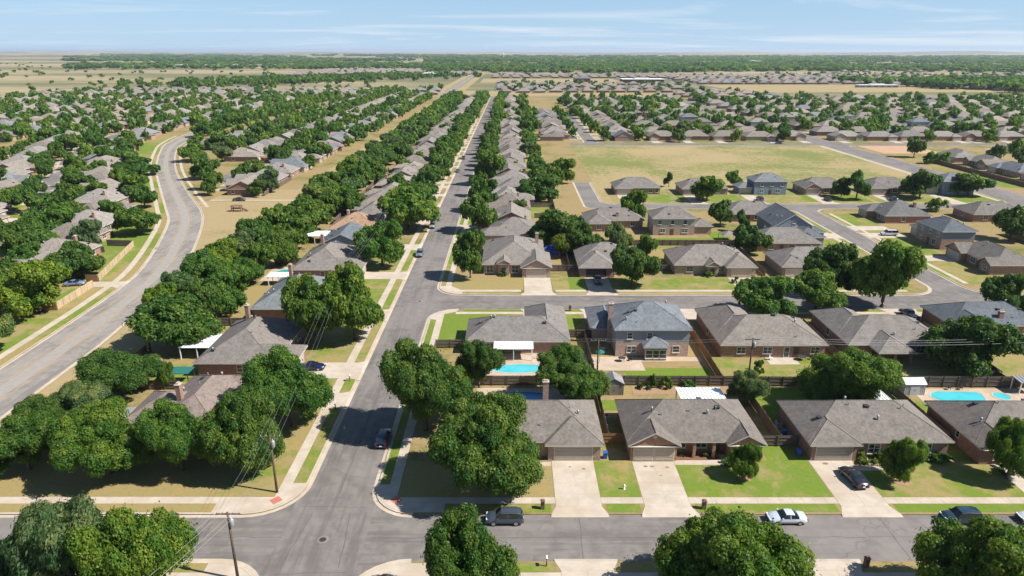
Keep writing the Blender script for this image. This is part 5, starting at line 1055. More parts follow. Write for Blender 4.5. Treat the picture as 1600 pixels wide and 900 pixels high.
# ------------------------------------------------------------------ placed trees (x, y, height, crown radius)
TREES = """
-46.6,55.4,12.5,6.0,feathery|grey-green feathery tree cut off at bottom left corner
-38.2,55.4,12.6,5.3,round|bright round tree in bottom left, beside the pole
-4.2,55.4,11.4,4.6,oval|green tree at bottom centre, right of the crossing
22.1,55.4,11.5,6.9,round|broad tree at bottom, in front of the silver car
47.6,55.4,11.4,6.0,dome|broad tree at bottom right corner in front of blue car
-67.1,81.5,8.2,5.7,round|leafy tree at the left edge beside front street
-55.4,80.6,9.5,5.9,round|large leafy tree with visible trunk at left beside front street
-45.7,81.2,10.0,4.7,round|middle tree of the left corner group beside front street
-36.7,81.5,11.5,5.2,round|rightmost tree of the left corner group beside brown pole
-34.4,93.2,11.9,6.0,round|round tree in front of the pinkish-brown roofed house
-65.8,103.2,8.8,7.4,dome|belt tree beside the teal canopy yard
-67.7,93.7,7.6,5.9,feathery|grey-green belt tree near the left edge
-69.5,90.3,7.1,5.3,dome|low dark belt tree at the left edge
-65.8,123.6,11.1,8.7,dome|large belt tree beside the three lane road
-59.5,106.1,4.7,1.3,round|small round yard tree by the teal canopy
-39.0,124.3,13.7,5.5,round|left one of two big street trees before grey-blue house
-31.7,126.9,15.3,6.0,round|right one of two big street trees before grey-blue house
-35.1,176.6,12.3,6.3,round|round street tree in front of the tan-roofed pool house
-33.9,216.2,13.5,9.3,dome|broad street tree before the orange-tan roofed house
-13.2,91.9,13.8,6.5,round|huge corner tree overhanging the long street
-3.0,77.2,12.2,6.8,round|huge corner tree on the front lawn
-5.7,106.0,8.8,4.1,oval|dark tree between corner tree and first pool
9.7,100.6,9.1,5.5,round|round tree between the two pools and the patio
38.4,99.8,6.2,3.1,feathery|bushy small tree at the rear fence behind carport
54.0,97.8,10.8,7.0,dome|bright broad tree behind the sedan house
82.8,112.0,10.6,7.0,dome|big dark tree behind the pool fence at right
31.6,79.6,5.2,2.0,round|small round tree on the lawn of the twin garage house
52.5,78.7,6.6,2.5,round|small tree on lawn of the sedan house
67.3,79.3,8.8,2.9,round|tree at right edge beside the front lawn
55.6,140.3,8.5,6.3,round|round tree at second street left of paired trees
67.8,142.7,8.7,5.4,round|round tree on second street before rear porch house
84.3,145.7,15.3,7.0,oval|tallest tree by the second street at right
76.4,154.8,12.1,5.9,round|dark round tree behind the parked car on second street
108.9,141.5,8.9,4.5,round|tree at right edge of second street
-10.7,166.6,12.3,4.4,oval|street tree on the lawn of the tan-roofed corner house
-10.6,214.0,11.9,5.3,round|street tree right of long street, second from corner
-9.7,296.9,14.4,6.4,round|street tree right of long street, fourth from corner
-9.9,243.8,11.5,5.1,round|street tree right of long street, third from corner
29.6,159.6,10.1,5.9,round|large round tree before the dark open garage house
13.4,199.2,10.1,7.5,dome|broad dark tree behind the blue above-ground pool
11.8,263.3,9.7,8.0,dome|broad tree beside the bent street houses
22.0,301.5,10.5,6.5,round|tree at the near left corner of the field
20.3,187.6,9.2,5.4,round|dark tree behind the dark open garage house
29.9,186.3,9.2,3.8,feathery|greyish tree below the brown house at the bend
37.0,181.3,7.6,2.8,round|small tree left of the tan two-storey house
14.0,185.0,6.3,3.1,dome|olive-brown small tree behind above-ground pool
41.7,228.9,10.4,4.4,round|bright tree on the inner corner of bent street
75.7,261.8,9.8,5.7,round|bright round tree on lawn below the field
67.1,290.9,6.8,2.5,cone_shape|small dark conical tree at the field edge
94.7,290.9,6.7,3.3,round|small round tree at field edge left of blue house
69.6,222.6,8.5,3.8,dome|dark tree behind the tan two-storey house
67.8,187.6,8.4,4.9,round|round tree left of the dark gabled house
73.7,214.0,7.5,2.9,cone_shape|dark conical tree behind tan two-storey house
134.8,264.2,11.9,5.2,cone_shape|tall conical tree before brown-roofed field house
131.3,269.2,7.8,3.6,round|dark tree left of the tall conical tree
161.1,266.7,11.3,6.8,dome|spreading tree left of pale blue gabled house
184.2,273.0,8.7,7.5,dome|spreading tree right of pale blue gabled house
154.4,243.8,4.8,3.5,round|round bush-like tree beside dark corner house
153.4,203.7,10.8,4.9,dome|dark tree at right edge behind slate house
220.1,376.9,11.2,4.5,round|tree by the bare dirt lot right of wide road
216.4,354.4,6.1,3.6,round|small round tree beside the brown wall
223.0,354.4,6.1,3.0,round|second small tree beside the brown wall
-118.7,210.5,8.7,6.4,dome|spreading tree left of the curved road, casting wide shade
-136.2,249.2,8.9,4.7,round|round tree at the side street left of curved road
-152.6,274.3,8.8,5.2,round|tree above the side street left of curved road
-175.0,319.2,7.8,9.0,dome|broad tree on the bend left of curved road
-161.3,261.8,7.5,4.5,round|bright round tree among roofs left of curved road
-167.5,250.0,6.3,7.8,dome|broad tree left of curved road above paired roofs
-141.9,207.6,9.5,5.8,dome|shaded tree left of the broad brown roof
-140.3,189.0,8.8,6.7,dome|large dark tree at left edge above curved road
-111.1,166.7,7.9,5.4,round|dark tree behind the pale new fence
-104.1,140.8,12.0,7.2,dome|large yellow-green tree at left edge by curved road
-100.5,120.0,9.5,4.4,feathery|dark tree at left edge below the yellow-green tree
-168.1,363.0,9.2,6.4,round|first of the shade trees on inner side of bend
-139.1,309.5,10.8,6.1,round|second of the shade trees on inner side of bend
-126.1,285.2,9.7,4.3,round|third shade tree on inner side of the bend
"""
for l in TREES.strip().split('\n'):
    a_, lb = l.split('|'); x, y, h, r, k = a_.split(',')
    tint = (1,1,1) if 'huge' in lb else (1.35,1.25,.9) if 'yellow-green' in lb else (1.2,1.17,.9) if 'bright' in lb else ((1.7,1.2,.8) if 'olive' in lb else ((.7,.78,.8) if 'dark' in lb else None))
    q = .88 if 'belt' in lb else 1.0; tree_spec(float(x), float(y), float(h)*q, float(r)*q, k, lb, tint)
# street trees in a line down both sides of the long street
GT = random.Random(21); c_ = 4
y = 318.0
while y < 880:
    c_ += 1; h = GT.uniform(8, 11.5); tree_spec(-12.6 + GT.uniform(-1,1), y, h, h*GT.uniform(.42,.50), GT.choice(['round','oval']), f'street tree right of long street, {nth(c_)} from corner', GT.choice(GREENS)); y += GT.uniform(12.5, 17)
y = 236.0; c_ = 0
while y < 880:
    c_ += 1; h = GT.uniform(8, 12); tree_spec(-34.5 + GT.uniform(-1.2,1.2), y, h, h*GT.uniform(.45,.55), GT.choice(['round','dome']), f'street tree left of long street, {nth(c_)} beyond the orange-tan roof', GT.choice(GREENS)); y += GT.uniform(13, 20)
# dense belt behind the left houses
y = 132.0; c_ = 0
while y < 890:
    for col in (0, 1):
        c_ += 1; far_ = min(1, max(0, (y-190)/60)); h = GT.uniform(7.0, 10.5) if col == 0 else GT.uniform(7.0, 10) - .4*far_; x = (-64.5 if col == 0 else -74.0 + .6*far_) + GT.uniform(-1.6,1.6)
        tree_spec(x, y + GT.uniform(-2,2) + 4*col, h, h*GT.uniform(.48,.60), GT.choice(['dome','dome','round','feathery','round']), f'{nth(c_)} tree from the front in the belt behind left houses', GT.choice(GREENS + [(1.5,1.35,.8)]))
    y += GT.uniform(8.5, 11)
y = 462.0; c_ = 0
while y < 885:      # trees lining the inner side of the curved road, which they hide farther on
    c_ += 1; h = GT.uniform(8, 11); tree_spec(sr_x(y) + GT.uniform(4, 7), y, h, h*GT.uniform(.5,.62), GT.choice(['round','dome']), f'{nth(c_)} tree lining the far stretch of the curved road', GT.choice(GREENS)); y += GT.uniform(7, 10)
def score(t): return t[2]/max(30, math.hypot(t[0], t[1]))
vis = [t for t in ALLTREES if in_view(t[0], t[1], t[3]+2)]
vis.sort(key=lambda t: -score(t)); NEAR_T, FAR_T = vis[:300], vis[300:]
for i, t in enumerate(NEAR_T): put_tree(i, *t)
HOUSES.sort(key=lambda q: math.hypot(q[0], q[1]))
n_done = 30; NEAR_H, FAR_H = HOUSES[:300-n_done], HOUSES[300-n_done:]
for (x, y, rz, pl, rc, wc, mir, lb) in NEAR_H:
    d = math.hypot(x, y); house(PL[pl], (x, y), rz, lb, rc, wc, gar=(.45,.40,.34), detail=1 if d < 420 else 0, upc=rng.choice([(.36,.33,.30),(.30,.33,.36)]), name='two_storey_house' if pl == 'two_storey' else 'brick_house', mirror=mir)
# ------------------------------------------------------------------ vehicles
def car_meshes(st, g0, g1, wx, wr, half):
    """st: stations rear to front (x, zbottom, zbelt, ztop, wlow, wbelt, wtop); glass between stations g0..g1"""
    ring = lambda s: [(0, s[1]), (s[4]*.82, s[1]), (s[4], s[1]+.14), (s[4]*1.01, (s[1]+s[2])/2), (s[5], s[2]), (s[6], s[3]-.05), (s[6]*.86, s[3]), (0, s[3]+.025)]
    body, gl = MB(), MB(); R_ = []
    for s in st:
        q = ring(s); full = [(s[0], -y, z) for y, z in q] + [(s[0], y, z) for y, z in reversed(q[1:-1])]; R_.append(full)
    n = len(R_[0])
    for mbx in (body, gl): mbx.v = [p for r_ in R_ for p in r_]
    for i in range(len(R_)-1):
        for j in range(n):
            k = (j+1) % n; f = [i*n+j, i*n+k, (i+1)*n+k, (i+1)*n+j]
            side = j in (4, 9); top = j in (5, 6, 7, 8); cab = g0 <= i < g1
            steep = abs(st[i+1][3]-st[i][3]) > .22*abs(st[i+1][0]-st[i][0]) + .02
            (gl if cab and (side or (top and steep)) else body).face(f)
    for r_, s in ((0, 1), (len(R_)-1, -1)): body.face([r_*n+j for j in range(n)][::s])
    for mbx in (body, gl):
        use = sorted({i for f in mbx.f for i in f}); mp = {a: b for b, a in enumerate(use)}; mbx.v = [mbx.v[i] for i in use]; mbx.f = [[mp[i] for i in f] for f in mbx.f]
    return body, gl
CARS = {}
def make_kind(k, st, g0, g1, wx, wr, rails=False):
    b, g = car_meshes(st, g0, g1, wx, wr, .8); L0, L1 = st[0][0], st[-1][0]; w_ = max(s[4] for s in st)
    p = {}
    p['body'] = b.mesh('body', 'car_paint', True); p['windows'] = g.mesh('windows', 'car_glass', False)
    t = MB(); n = 14; t.tube([(0,-.11,0),(0,-.09,0),(0,.09,0),(0,.11,0)], [wr*.9,wr,wr,wr*.9], n); p['tyre'] = t.mesh('tyre', 'black_rubber')
    t = MB(); t.tube([(0,-.125,0),(0,.125,0)], [wr*.62]*2, 10); p['rim'] = t.mesh('rim', 'chrome')
    zb = st[1][2]; zf = st[-2][2]
    p['headlight'] = MB().box(-.14,.06,-.2,.2,-.07,.07).mesh('headlight', 'lamp_clear'); p['taillight'] = MB().box(-.05,.12,-.16,.16,-.11,.11).mesh('taillight', 'tail_red')
    p['bumper'] = MB().box(-.06,.08,-w_*.86,w_*.86,-.10,.10).mesh('bumper', 'dark_metal'); p['mirror'] = MB().box(-.08,.08,-.12,.12,-.07,.07).mesh('mirror', 'car_paint'); p['plate'] = MB().box(-.02,.02,-.17,.17,-.08,.08).mesh('plate', 'white_metal')
    p['pillar'] = MB().box(-.035,.035,-.012,.012,0,.44).mesh('pillar', 'car_paint'); p['grille'] = MB().box(-.03,.03,-.45,.45,-.08,.08).mesh('grille', 'dark_metal'); p['trim'] = MB().box(-1.1,1.1,-.012,.012,-.015,.015).mesh('trim', 'dark_metal')
    CARS[k] = (p, st, wx, wr, w_, zb, zf, g0, g1, rails)
tinted('car_paint', .28, 0.25, .5, .04, coat=.8)
make_kind('sedan', [(-2.35,.38,.66,.70,.72,.68,.60),(-2.25,.26,.86,.97,.87,.80,.70),(-1.75,.24,.91,1.03,.90,.84,.74),(-1.30,.24,.93,1.07,.91,.86,.74),(-.72,.24,.94,1.40,.92,.87,.62),(-.2,.24,.93,1.46,.92,.87,.63),(.32,.24,.92,1.42,.92,.87,.62),(1.05,.24,.92,1.02,.91,.86,.74),(1.65,.24,.85,.93,.90,.84,.70),(2.15,.26,.74,.80,.86,.80,.64),(2.35,.36,.60,.63,.72,.68,.58)], 3, 7, 1.38, .33)
make_kind('suv', [(-2.3,.42,.85,.95,.76,.74,.70),(-2.22,.30,1.02,1.15,.90,.86,.80),(-2.0,.28,1.05,1.62,.92,.88,.70),(-1.5,.28,1.05,1.72,.93,.89,.70),(-.4,.28,1.04,1.76,.93,.89,.71),(.45,.28,1.03,1.70,.93,.89,.70),(1.12,.28,1.02,1.16,.93,.88,.78),(1.7,.28,.96,1.08,.92,.86,.74),(2.12,.30,.86,.96,.88,.82,.68),(2.3,.40,.70,.74,.74,.70,.60)], 1, 6, 1.38, .38, True)
make_kind('van', [(-2.45,.42,.9,1.0,.80,.78,.72),(-2.4,.30,1.05,1.70,.93,.90,.80),(-1.9,.28,1.06,1.85,.95,.91,.78),(-.4,.28,1.06,1.90,.95,.91,.79),(.75,.28,1.04,1.80,.95,.91,.77),(1.6,.28,1.00,1.14,.94,.89,.78),(2.1,.28,.90,1.0,.92,.84,.70),(2.4,.38,.68,.72,.78,.74,.62)], 1, 5, 1.5, .35)
make_kind('pickup', [(-2.75,.50,.95,1.00,.90,.88,.84),(-2.70,.42,1.02,1.06,.94,.92,.88),(-.70,.42,1.04,1.08,.95,.92,.88),(-.62,.40,1.06,1.70,.95,.92,.72),(-.1,.38,1.06,1.82,.95,.92,.73),(.5,.38,1.05,1.76,.95,.92,.72),(1.15,.38,1.05,1.20,.95,.91,.82),(1.9,.38,1.02,1.14,.94,.89,.78),(2.55,.40,.96,1.04,.90,.85,.74),(2.75,.48,.72,.76,.80,.76,.66)], 2, 6, 1.7, .40)
def car(k, x, y, rz, col, label, z=-.12, group=None):
    p, st, wx, wr, w_, zb, zf, g0, g1, rails = CARS[k]
    t = thing({'sedan':'parked_car','suv':'parked_suv','van':'parked_van','pickup':'pickup_truck'}[k], label, {'pickup':'truck','van':'van'}.get(k, 'car'), (x, y, z), R(rz), group)
    ob('body', p['body'], t, color=col); ob('windows', p['windows'], t)
    for sx in (-1, 1):
        for sy in (-1, 1):
            w0 = ob('wheel', p['tyre'], t, (sx*wx, sy*(w_-.10), wr)); ob('rim', p['rim'], w0)
    for sy in (-1, 1):
        ob('headlight', p['headlight'], t, (st[-2][0]+.10, sy*w_*.62, zf-.04)); ob('taillight', p['taillight'], t, (st[1][0]-.04, sy*w_*.72, zb-.10)); ob('mirror', p['mirror'], t, (st[g1][0]-.25, sy*(w_+.06), st[g1][2]+.08), 0, col)
        i = (g0+g1+1)//2; s = st[i]; pl = ob('pillar', p['pillar'], t, (s[0], sy*(s[5]+.012), s[2]), 0, col); pl.rotation_euler.x = sy*math.atan2(s[5]-s[6], s[3]-s[2]-.05); pl.scale.z = (s[3]-s[2]-.02)/.44
        ob('trim', p['trim'], t, (0, sy*(w_*1.015), .52))
    ob('bumper', p['bumper'], t, (st[0][0]+.02, 0, .48)); ob('bumper', p['bumper'], t, (st[-1][0]-.04, 0, .44)); ob('grille', p['grille'], t, (st[-1][0]-.01, 0, .62)); ob('plate', p['plate'], t, (st[0][0]-.05, 0, .60))
    if rails:
        rm = cached('roofrail', lambda: MB().box(-1.0,1.0,-.025,.025,0,.05).mesh('roof_rail', 'dark_metal'))
        for sy in (-1, 1): ob('roof_rail', rm, t, (-.5, sy*.58, 1.73))
    return t
NAVY, SILV, BLK_, DBLU, WHT, GREY = (.035,.055,.095), (.62,.66,.70), (.02,.022,.026), (.012,.02,.045), (.72,.72,.72), (.22,.23,.25)
car('suv', -.9, 70.5, 180, (.065,.085,.115), 'dark grey-blue SUV parked on front street by the corner tree')
car('sedan', 34.0, 70.6, 180, SILV, 'silver-blue sedan parked on the front street')
car('sedan', 46.2, 78.9, 97, BLK_, 'dark sedan parked on the concrete driveway', .03)
car('suv', 55.6, 70.6, 180, (.02,.045,.075), 'dark blue vehicle half hidden by the bottom right tree')
car('sedan', 65.2, 70.6, 180, WHT, 'white car at the right edge of front street')
car('suv', -19.2, 88.9, 90, (.012,.03,.07), 'dark blue SUV in the tree shade on the long street')
car('sedan', -36.6, 113.2, 0, (.012,.02,.075), 'navy car on the second left driveway', .03)
car('suv', -26.3, 187.0, -90, (.16,.20,.26), 'grey-blue car parked left on the long street, nearest')
car('suv', -26.3, 220.0, -90, (.30,.34,.38), 'silver-grey car parked left on the long street, second')
car('sedan', -26.3, 330.0, -90, (.10,.12,.15), 'dark car parked far along the left of long street')
car('suv', -26.3, 372.0, -90, (.06,.07,.09), 'dark car parked farthest along the left of long street')
car('sedan', -108.6, 160.6, 15, (.20,.26,.38), 'blue-grey sedan behind the pale new fence', .03)
car('pickup', 21.6, 163.0, -90, BLK_, 'black truck on the driveway before the dark open garage', .03)
car('van', 119.0, 209.2, 175, WHT, 'white van on the driveway of the slate house', .03)
car('suv', 74.4, 145.3, 180, BLK_, 'black car parked on second street between the round trees')
car('pickup', 86.8, 139.2, 90, (.02,.03,.05), 'dark truck on driveway of slate-roofed house', .03)
car('suv', 96.5, 262.5, 90, (.03,.06,.12), 'dark blue car before the blue two-storey house', .03)
car('sedan', 123, 262.5, 90, BLK_, 'black car on the driveway right of blue two-storey house', .03)
car('pickup', 73.2, 264.0, 90, (.05,.03,.03), 'dark maroon truck below the field', .03)
car('suv', 148.5, 262.5, 90, DBLU, 'navy car beside the tall conical tree', .03)
car('sedan', -106, 262, 0, (.06,.07,.08), 'dark car on drive beside the inner bend', .03)
car('sedan', 172, 452, 90, (.05,.12,.3), 'blue car on far driveway beyond the wide road', .03)
car('sedan', 168, 436, 180, (.05,.05,.05), 'black car on the street along the far field side')
car('sedan', -10.5, 201, 0, (.02,.05,.14), 'blue car on first right driveway of long street', .03)
for q in PCARS: car(*q, .03)
# ------------------------------------------------------------------ poles and wires
def pole(label, x, y, h, arm=1.3, rz=0.0, trans=True, lamp=False):
    t = thing('utility_pole', label, 'pole', (x, y, 0), rz); ob('post', MB().tube([(0,0,-.3),(0,0,h*.5),(0,0,h)], [.17,.14,.11], 10).mesh('post', 'pole_wood', True), t)
    c = ob('crossarm', MB().box(-arm,arm,-.06,.06,-.06,.06).mesh('crossarm', 'pole_wood'), t, (0, .12, h-.3))
    for k in (-1, -.45, .45, 1): ob('insulator', cached('insul', lambda: MB().tube([(0,0,0),(0,0,.1),(0,0,.2)], [.05,.075,.03], 8).mesh('insulator', 'grey_metal')), c, (k*(arm-.1), 0, .06))
    if trans:
        q = ob('transformer', MB().tube([(0,0,0),(0,0,.05),(0,0,.85),(0,0,.95)], [.20,.24,.24,.12], 12).mesh('transformer', 'grey_metal', True), t, (.32, -.05, h-1.7)); ob('bushing', MB().tube([(0,0,.93),(0,0,1.15)], [.05,.04], 6).mesh('bushing', 'white_metal'), q)
    if lamp: ob('street_lamp_arm', MB().tube([(0,0,h-1),(1.2,0,h-.6),(1.9,0,h-.6)], [.04,.035,.03], 6).box(1.7,2.3,-.12,.12,h-.68,h-.54).mesh('street_lamp_arm', 'grey_metal'), t)
    return (x, y, h)
PA = pole('wooden utility pole at bottom left beside the front street', -30.2, 60.6, 8.8, trans=True)
PB = pole('brown utility pole on the left corner lawn', -31.0, 76.3, 8.6)
PC = pole('utility pole among the big left street trees', -37.0, 139.5, 10.5, lamp=True)
PD = pole('far utility pole left of the long street', -37.5, 196, 10.5)
PE = pole('dark utility pole at rear fence right of two-storey house', 41.3, 107.6, 8.6)
PF = pole('slim utility pole behind the round pool tree', 14.9, 108.0, 8.2, trans=False)
PG = pole('utility pole at rear fence, right edge', 92, 107.4, 8.6)
def wires(label, a, b, offs, sag=.9, r=.013, axis=(1,0), z0=-.05):
    m = MB()
    for o in offs:
        P_ = []
        for i in range(11):
            t = i/10; P_.append((a[0]+(b[0]-a[0])*t + axis[0]*o, a[1]+(b[1]-a[1])*t + axis[1]*o, a[2]+(b[2]-a[2])*t + z0 - 4*sag*t*(1-t)))
        m.tube(P_, [r]*11, 4)
    return tag(ob('power_line', m.mesh('power_line', 'wire_metal')), label, 'wire')
OFF = (-1.2, -.55, .55, 1.2)
wires('power lines running from the bottom pole toward the camera', (-45, 25, 9.0), PA, OFF, 1.0)
wires('power lines between the two near left poles', PA, PB, OFF, .3)
wires('power lines from the lawn pole up the left street side', PB, PC, OFF, .9, .014)
wires('power lines between the far left poles', PC, PD, OFF, .9, .02)
wires('power lines along the rear fences behind two-storey house', PF, PE, (-.5, .5), .5, .014, (0,1))
wires('power lines along the rear fences at right', PE, PG, (-1, 0, 1), .8, .016, (0,1))
wires('power lines leaving the slim pole to the left', (-20, 108.6, 8.2), PF, (-.5, .5), .6, .014, (0,1))
# ------------------------------------------------------------------ mailboxes, bins, hydrant, condensers, furniture
def mailbox(label, x, y, brick=True, z=0.0):
    t = thing('mailbox', label, 'mailbox', (x, y, z))
    if brick: ob('pillar', MB().box(-.24,.24,-.24,.24,-.05,1.15).box(-.29,.29,-.29,.29,1.15,1.22).mesh('pillar', 'mail_brick'), t); ob('box', MB().box(-.14,.14,-.32,.2,.82,1.05).mesh('box', 'dark_metal'), t); ob('cap', MB().box(-.17,.17,-.17,.17,1.22,1.36).mesh('cap', 'mail_brick'), t)
    else: ob('post', MB().box(-.06,.06,-.06,.06,-.05,1.05).mesh('post', 'pole_wood'), t); ob('box', MB().box(-.12,.12,-.28,.28,1.05,1.22).tube([(0,-.28,1.2),(0,.28,1.2)], [.12,.12], 10).mesh('box', 'white_metal'), t); ob('flag', MB().box(.12,.14,-.05,.05,1.2,1.42).mesh('flag', 'tail_red'), t)
mailbox('brick mailbox right of the corner tree house verge', 3.9, 72.9); mailbox('brick mailbox right of the twin garage driveway', 24.4, 72.9); mailbox('white post mailbox at near side of front street', 3.9, 62.6, False); mailbox('tan brick mailbox near side, left of bottom right tree', 40.0, 62.6)
mailbox('mailbox left of the street between first two driveways', -28.6, 108.4, False); mailbox('mailbox beside nearest left driveway of long street', -28.6, 98.2, False); mailbox('dark mailbox on second street before two-storey house', 13.0, 143.0); mailbox('tall brick mailbox on second street beside two-storey driveway', 36.0, 142.9)
def bin_(label, x, y, mat='blue_plastic', rz=0):
    t = thing('wheelie_bin', label, 'bin', (x, y, 0), rz); m = MB(); m.v = [(-.24,-.26,.06),(.24,-.26,.06),(.24,.26,.06),(-.24,.26,.06),(-.3,-.34,.95),(.3,-.34,.95),(.3,.34,.95),(-.3,.34,.95)]
    for q in ((0,1,5,4),(1,2,6,5),(2,3,7,6),(3,0,4,7),(3,2,1,0)): m.face(list(q))
    ob('body', m.mesh('body', mat), t); ob('lid', MB().box(-.33,.33,-.38,.36,.95,1.03).mesh('lid', mat), t); ob('handle', MB().box(-.28,.28,.36,.42,.9,.96).mesh('handle', mat), t)
    for s in (-1, 1): ob('wheel', MB().tube([(-.03,0,0),(.03,0,0)], [.12,.12], 8).mesh('wheel', 'black_rubber'), t, (s*.27, .26, .12))
bin_('blue wheelie bin beside the wide garage of corner house', 13.3, 84.3); bin_('blue wheelie bin left of the sedan house garage', 41.2, 85.0); bin_('second blue bin at the side of sedan house', 41.2, 90.3)
def hydrant(label, x, y):
    t = thing('fire_hydrant', label, 'hydrant', (x, y, 0)); ob('barrel', MB().tube([(0,0,-.05),(0,0,.06),(0,0,.07),(0,0,.55),(0,0,.68),(0,0,.75)], [.17,.17,.11,.11,.13,.03], 10).mesh('barrel', 'white_metal', True), t)
    ob('outlet', MB().tube([(-.22,0,.45),(.22,0,.45)], [.06,.06], 8).mesh('outlet', 'white_metal'), t)
hydrant('white utility stub on lawn between the first two driveways', 14.9, 77.0)
def condenser(label, x, y):
    t = thing('air_conditioner', label, 'air conditioner', (x, y, 0)); m = MB().box(-.42,.42,-.42,.42,.08,.85)
    for i in range(6): m.box(-.44,.44,-.44,.44,.16+i*.11,.19+i*.11)
    ob('cabinet', m.mesh('cabinet', 'grey_metal'), t); ob('fan_grille', MB().tube([(0,0,.85),(0,0,.9)], [.36,.33], 14).mesh('fan_grille', 'dark_metal'), t); ob('base', MB().box(-.55,.55,-.55,.55,-.03,.08).mesh('base', 'concrete'), t)
for i, (lb, x, y) in enumerate([('grey condenser beside the side fence of corner house',14.9,95.0),('upper condenser left of the sedan house',41.3,93.0),('condenser beside the two-storey house chimney',17.6,121.5),('condenser right of the two-storey house',35.6,127),('condenser behind rear porch house',62.4,128)]): condenser(lb, x, y)
def umbrella(label, x, y, mat='teal_cloth', r=1.5):
    t = thing('patio_umbrella', label, 'umbrella', (x, y, 0)); ob('pole', MB().tube([(0,0,0),(0,0,2.6)], [.03,.03], 6).mesh('pole', 'dark_metal'), t); m = MB()
    for i in range(8):
        a, b = i*.7854, (i+1)*.7854; m.poly([(0,0,2.65),(r*math.cos(a),r*math.sin(a),2.1),(r*math.cos(b),r*math.sin(b),2.1)])
    ob('canopy', m.mesh('canopy', mat), t); ob('base', MB().tube([(0,0,0),(0,0,.08)], [.3,.28], 10).mesh('base', 'concrete'), t)
umbrella('teal patio umbrella left of the two-storey house', 16.4, 116.2, r=.9)
def table(label, x, y, mat='dark_metal', s=1.0):
    t = thing('patio_table', label, 'table', (x, y, .02)); ob('top', MB().prism(ell(0,0,.75*s,.6*s,12), .68, .73).mesh('top', mat), t)
    for sx in (-1, 1):
        for sy in (-1, 1): ob('leg', MB().box(-.03,.03,-.03,.03,0,.68).mesh('leg', mat), t, (sx*.4*s, sy*.35*s, 0))
def chair(label, x, y, rz, mat='dark_metal', group=None):
    t = thing('patio_chair', label, 'chair', (x, y, .02), R(rz), group); ob('seat', cached('cseat'+mat, lambda: MB().box(-.27,.27,-.27,.27,.4,.46).mesh('seat', mat)), t); ob('backrest', cached('cback'+mat, lambda: MB().box(-.27,.27,.24,.29,.46,.98).mesh('backrest', mat)), t)
    for sx in (-1, 1):
        for sy in (-1, 1): ob('leg', cached('cleg'+mat, lambda: MB().box(-.025,.025,-.025,.025,0,.4).mesh('leg', mat)), t, (sx*.23, sy*.23, 0))
table('dark patio table by the first pool', 9.6, 117.6); chair('dark patio chair left of the pool table', 8.2, 117.8, 90); chair('dark patio chair right of the pool table', 11.0, 117.6, -90); table('dark table on the large patio behind two-storey house', 20.6, 116.6); chair('dark chair beside the two-storey house patio table', 22.2, 116.8, -90)
table('black patio table behind brown-roofed house', 54.6, 117.2, s=1.2); chair('black patio chair right of that small patio', 56.4, 117.4, -90); chair('white chair on the small concrete patio', 48.8, 117.2, 60, 'white_metal')
chair('lounge chair on the oblong pool deck, left', 75.0, 105.2, 180, 'dark_metal'); chair('lounge chair on the oblong pool deck, right', 77.0, 105.2, 180, 'dark_metal')
ps = thing('playset', 'small red-brown play equipment on the dry triangle', 'playset', (-100, 243, 0))
for i, (x, y) in enumerate([(-1.6,0),(1.6,0),(-1.6,1.6),(1.6,1.6)]): ob('leg', cached('psleg', lambda: MB().box(-.12,.12,-.12,.12,-.05,2.0).mesh('leg', 'wall_brown')), ps, (x, y, 0))
ob('platform', MB().box(-1.8,1.8,-.2,1.8,1.0,1.2).mesh('platform', 'wall_brown'), ps); ob('roof', MB().prism([(-1.9,-.3),(1.9,-.3),(1.9,1.9),(-1.9,1.9)], 2.0, 2.2).mesh('roof', 'wall_brown'), ps); ob('slide', MB().tube([(1.8,.8,1.2),(4,.8,.1)], [.35,.35], 6).mesh('slide', 'mail_brick'), ps)
def canopy(label, x, y, w_, d_, h, mat):
    t = thing('canopy', label, 'canopy', (x, y, 0)); m = MB(); m.box(-w_/2,w_/2,-d_/2,d_/2,h,h+.1); ob('roof', m.mesh('roof', mat), t)
    for sx in (-1, 1):
        for sy in (-1, 1): ob('post', MB().box(-.06,.06,-.06,.06,-.05,h).mesh('post', 'dark_metal'), t, (sx*(w_/2-.2), sy*(d_/2-.2), 0))
    return t
canopy('dark teal flat canopy in the second left yard', -58.6, 107.9, 5.2, 2.8, 2.3, 'teal_cloth')
def tent(label, x, y, r, h, mat):
    t = thing('gazebo', label, 'gazebo', (x, y, 0)); m = MB(); c = [(-r,-r),(r,-r),(r,r),(-r,r)]
    for i in range(4): m.poly([(*c[i], h*.62),(*c[(i+1)%4], h*.62),(0,0,h)])
    ob('roof', m.mesh('roof', mat), t)
    for q in c: ob('post', MB().box(-.05,.05,-.05,.05,-.05,h*.62).mesh('post', 'dark_metal'), t, (q[0]*.95, q[1]*.95, 0))
tent('black peaked gazebo behind the pool fence', 83.0, 110.2, 2.6, 3.6, 'black_cloth'); tent('grey peaked gazebo right of tan two-storey house', 66.5, 203.5, 2.4, 3.0, 'shed_wood')
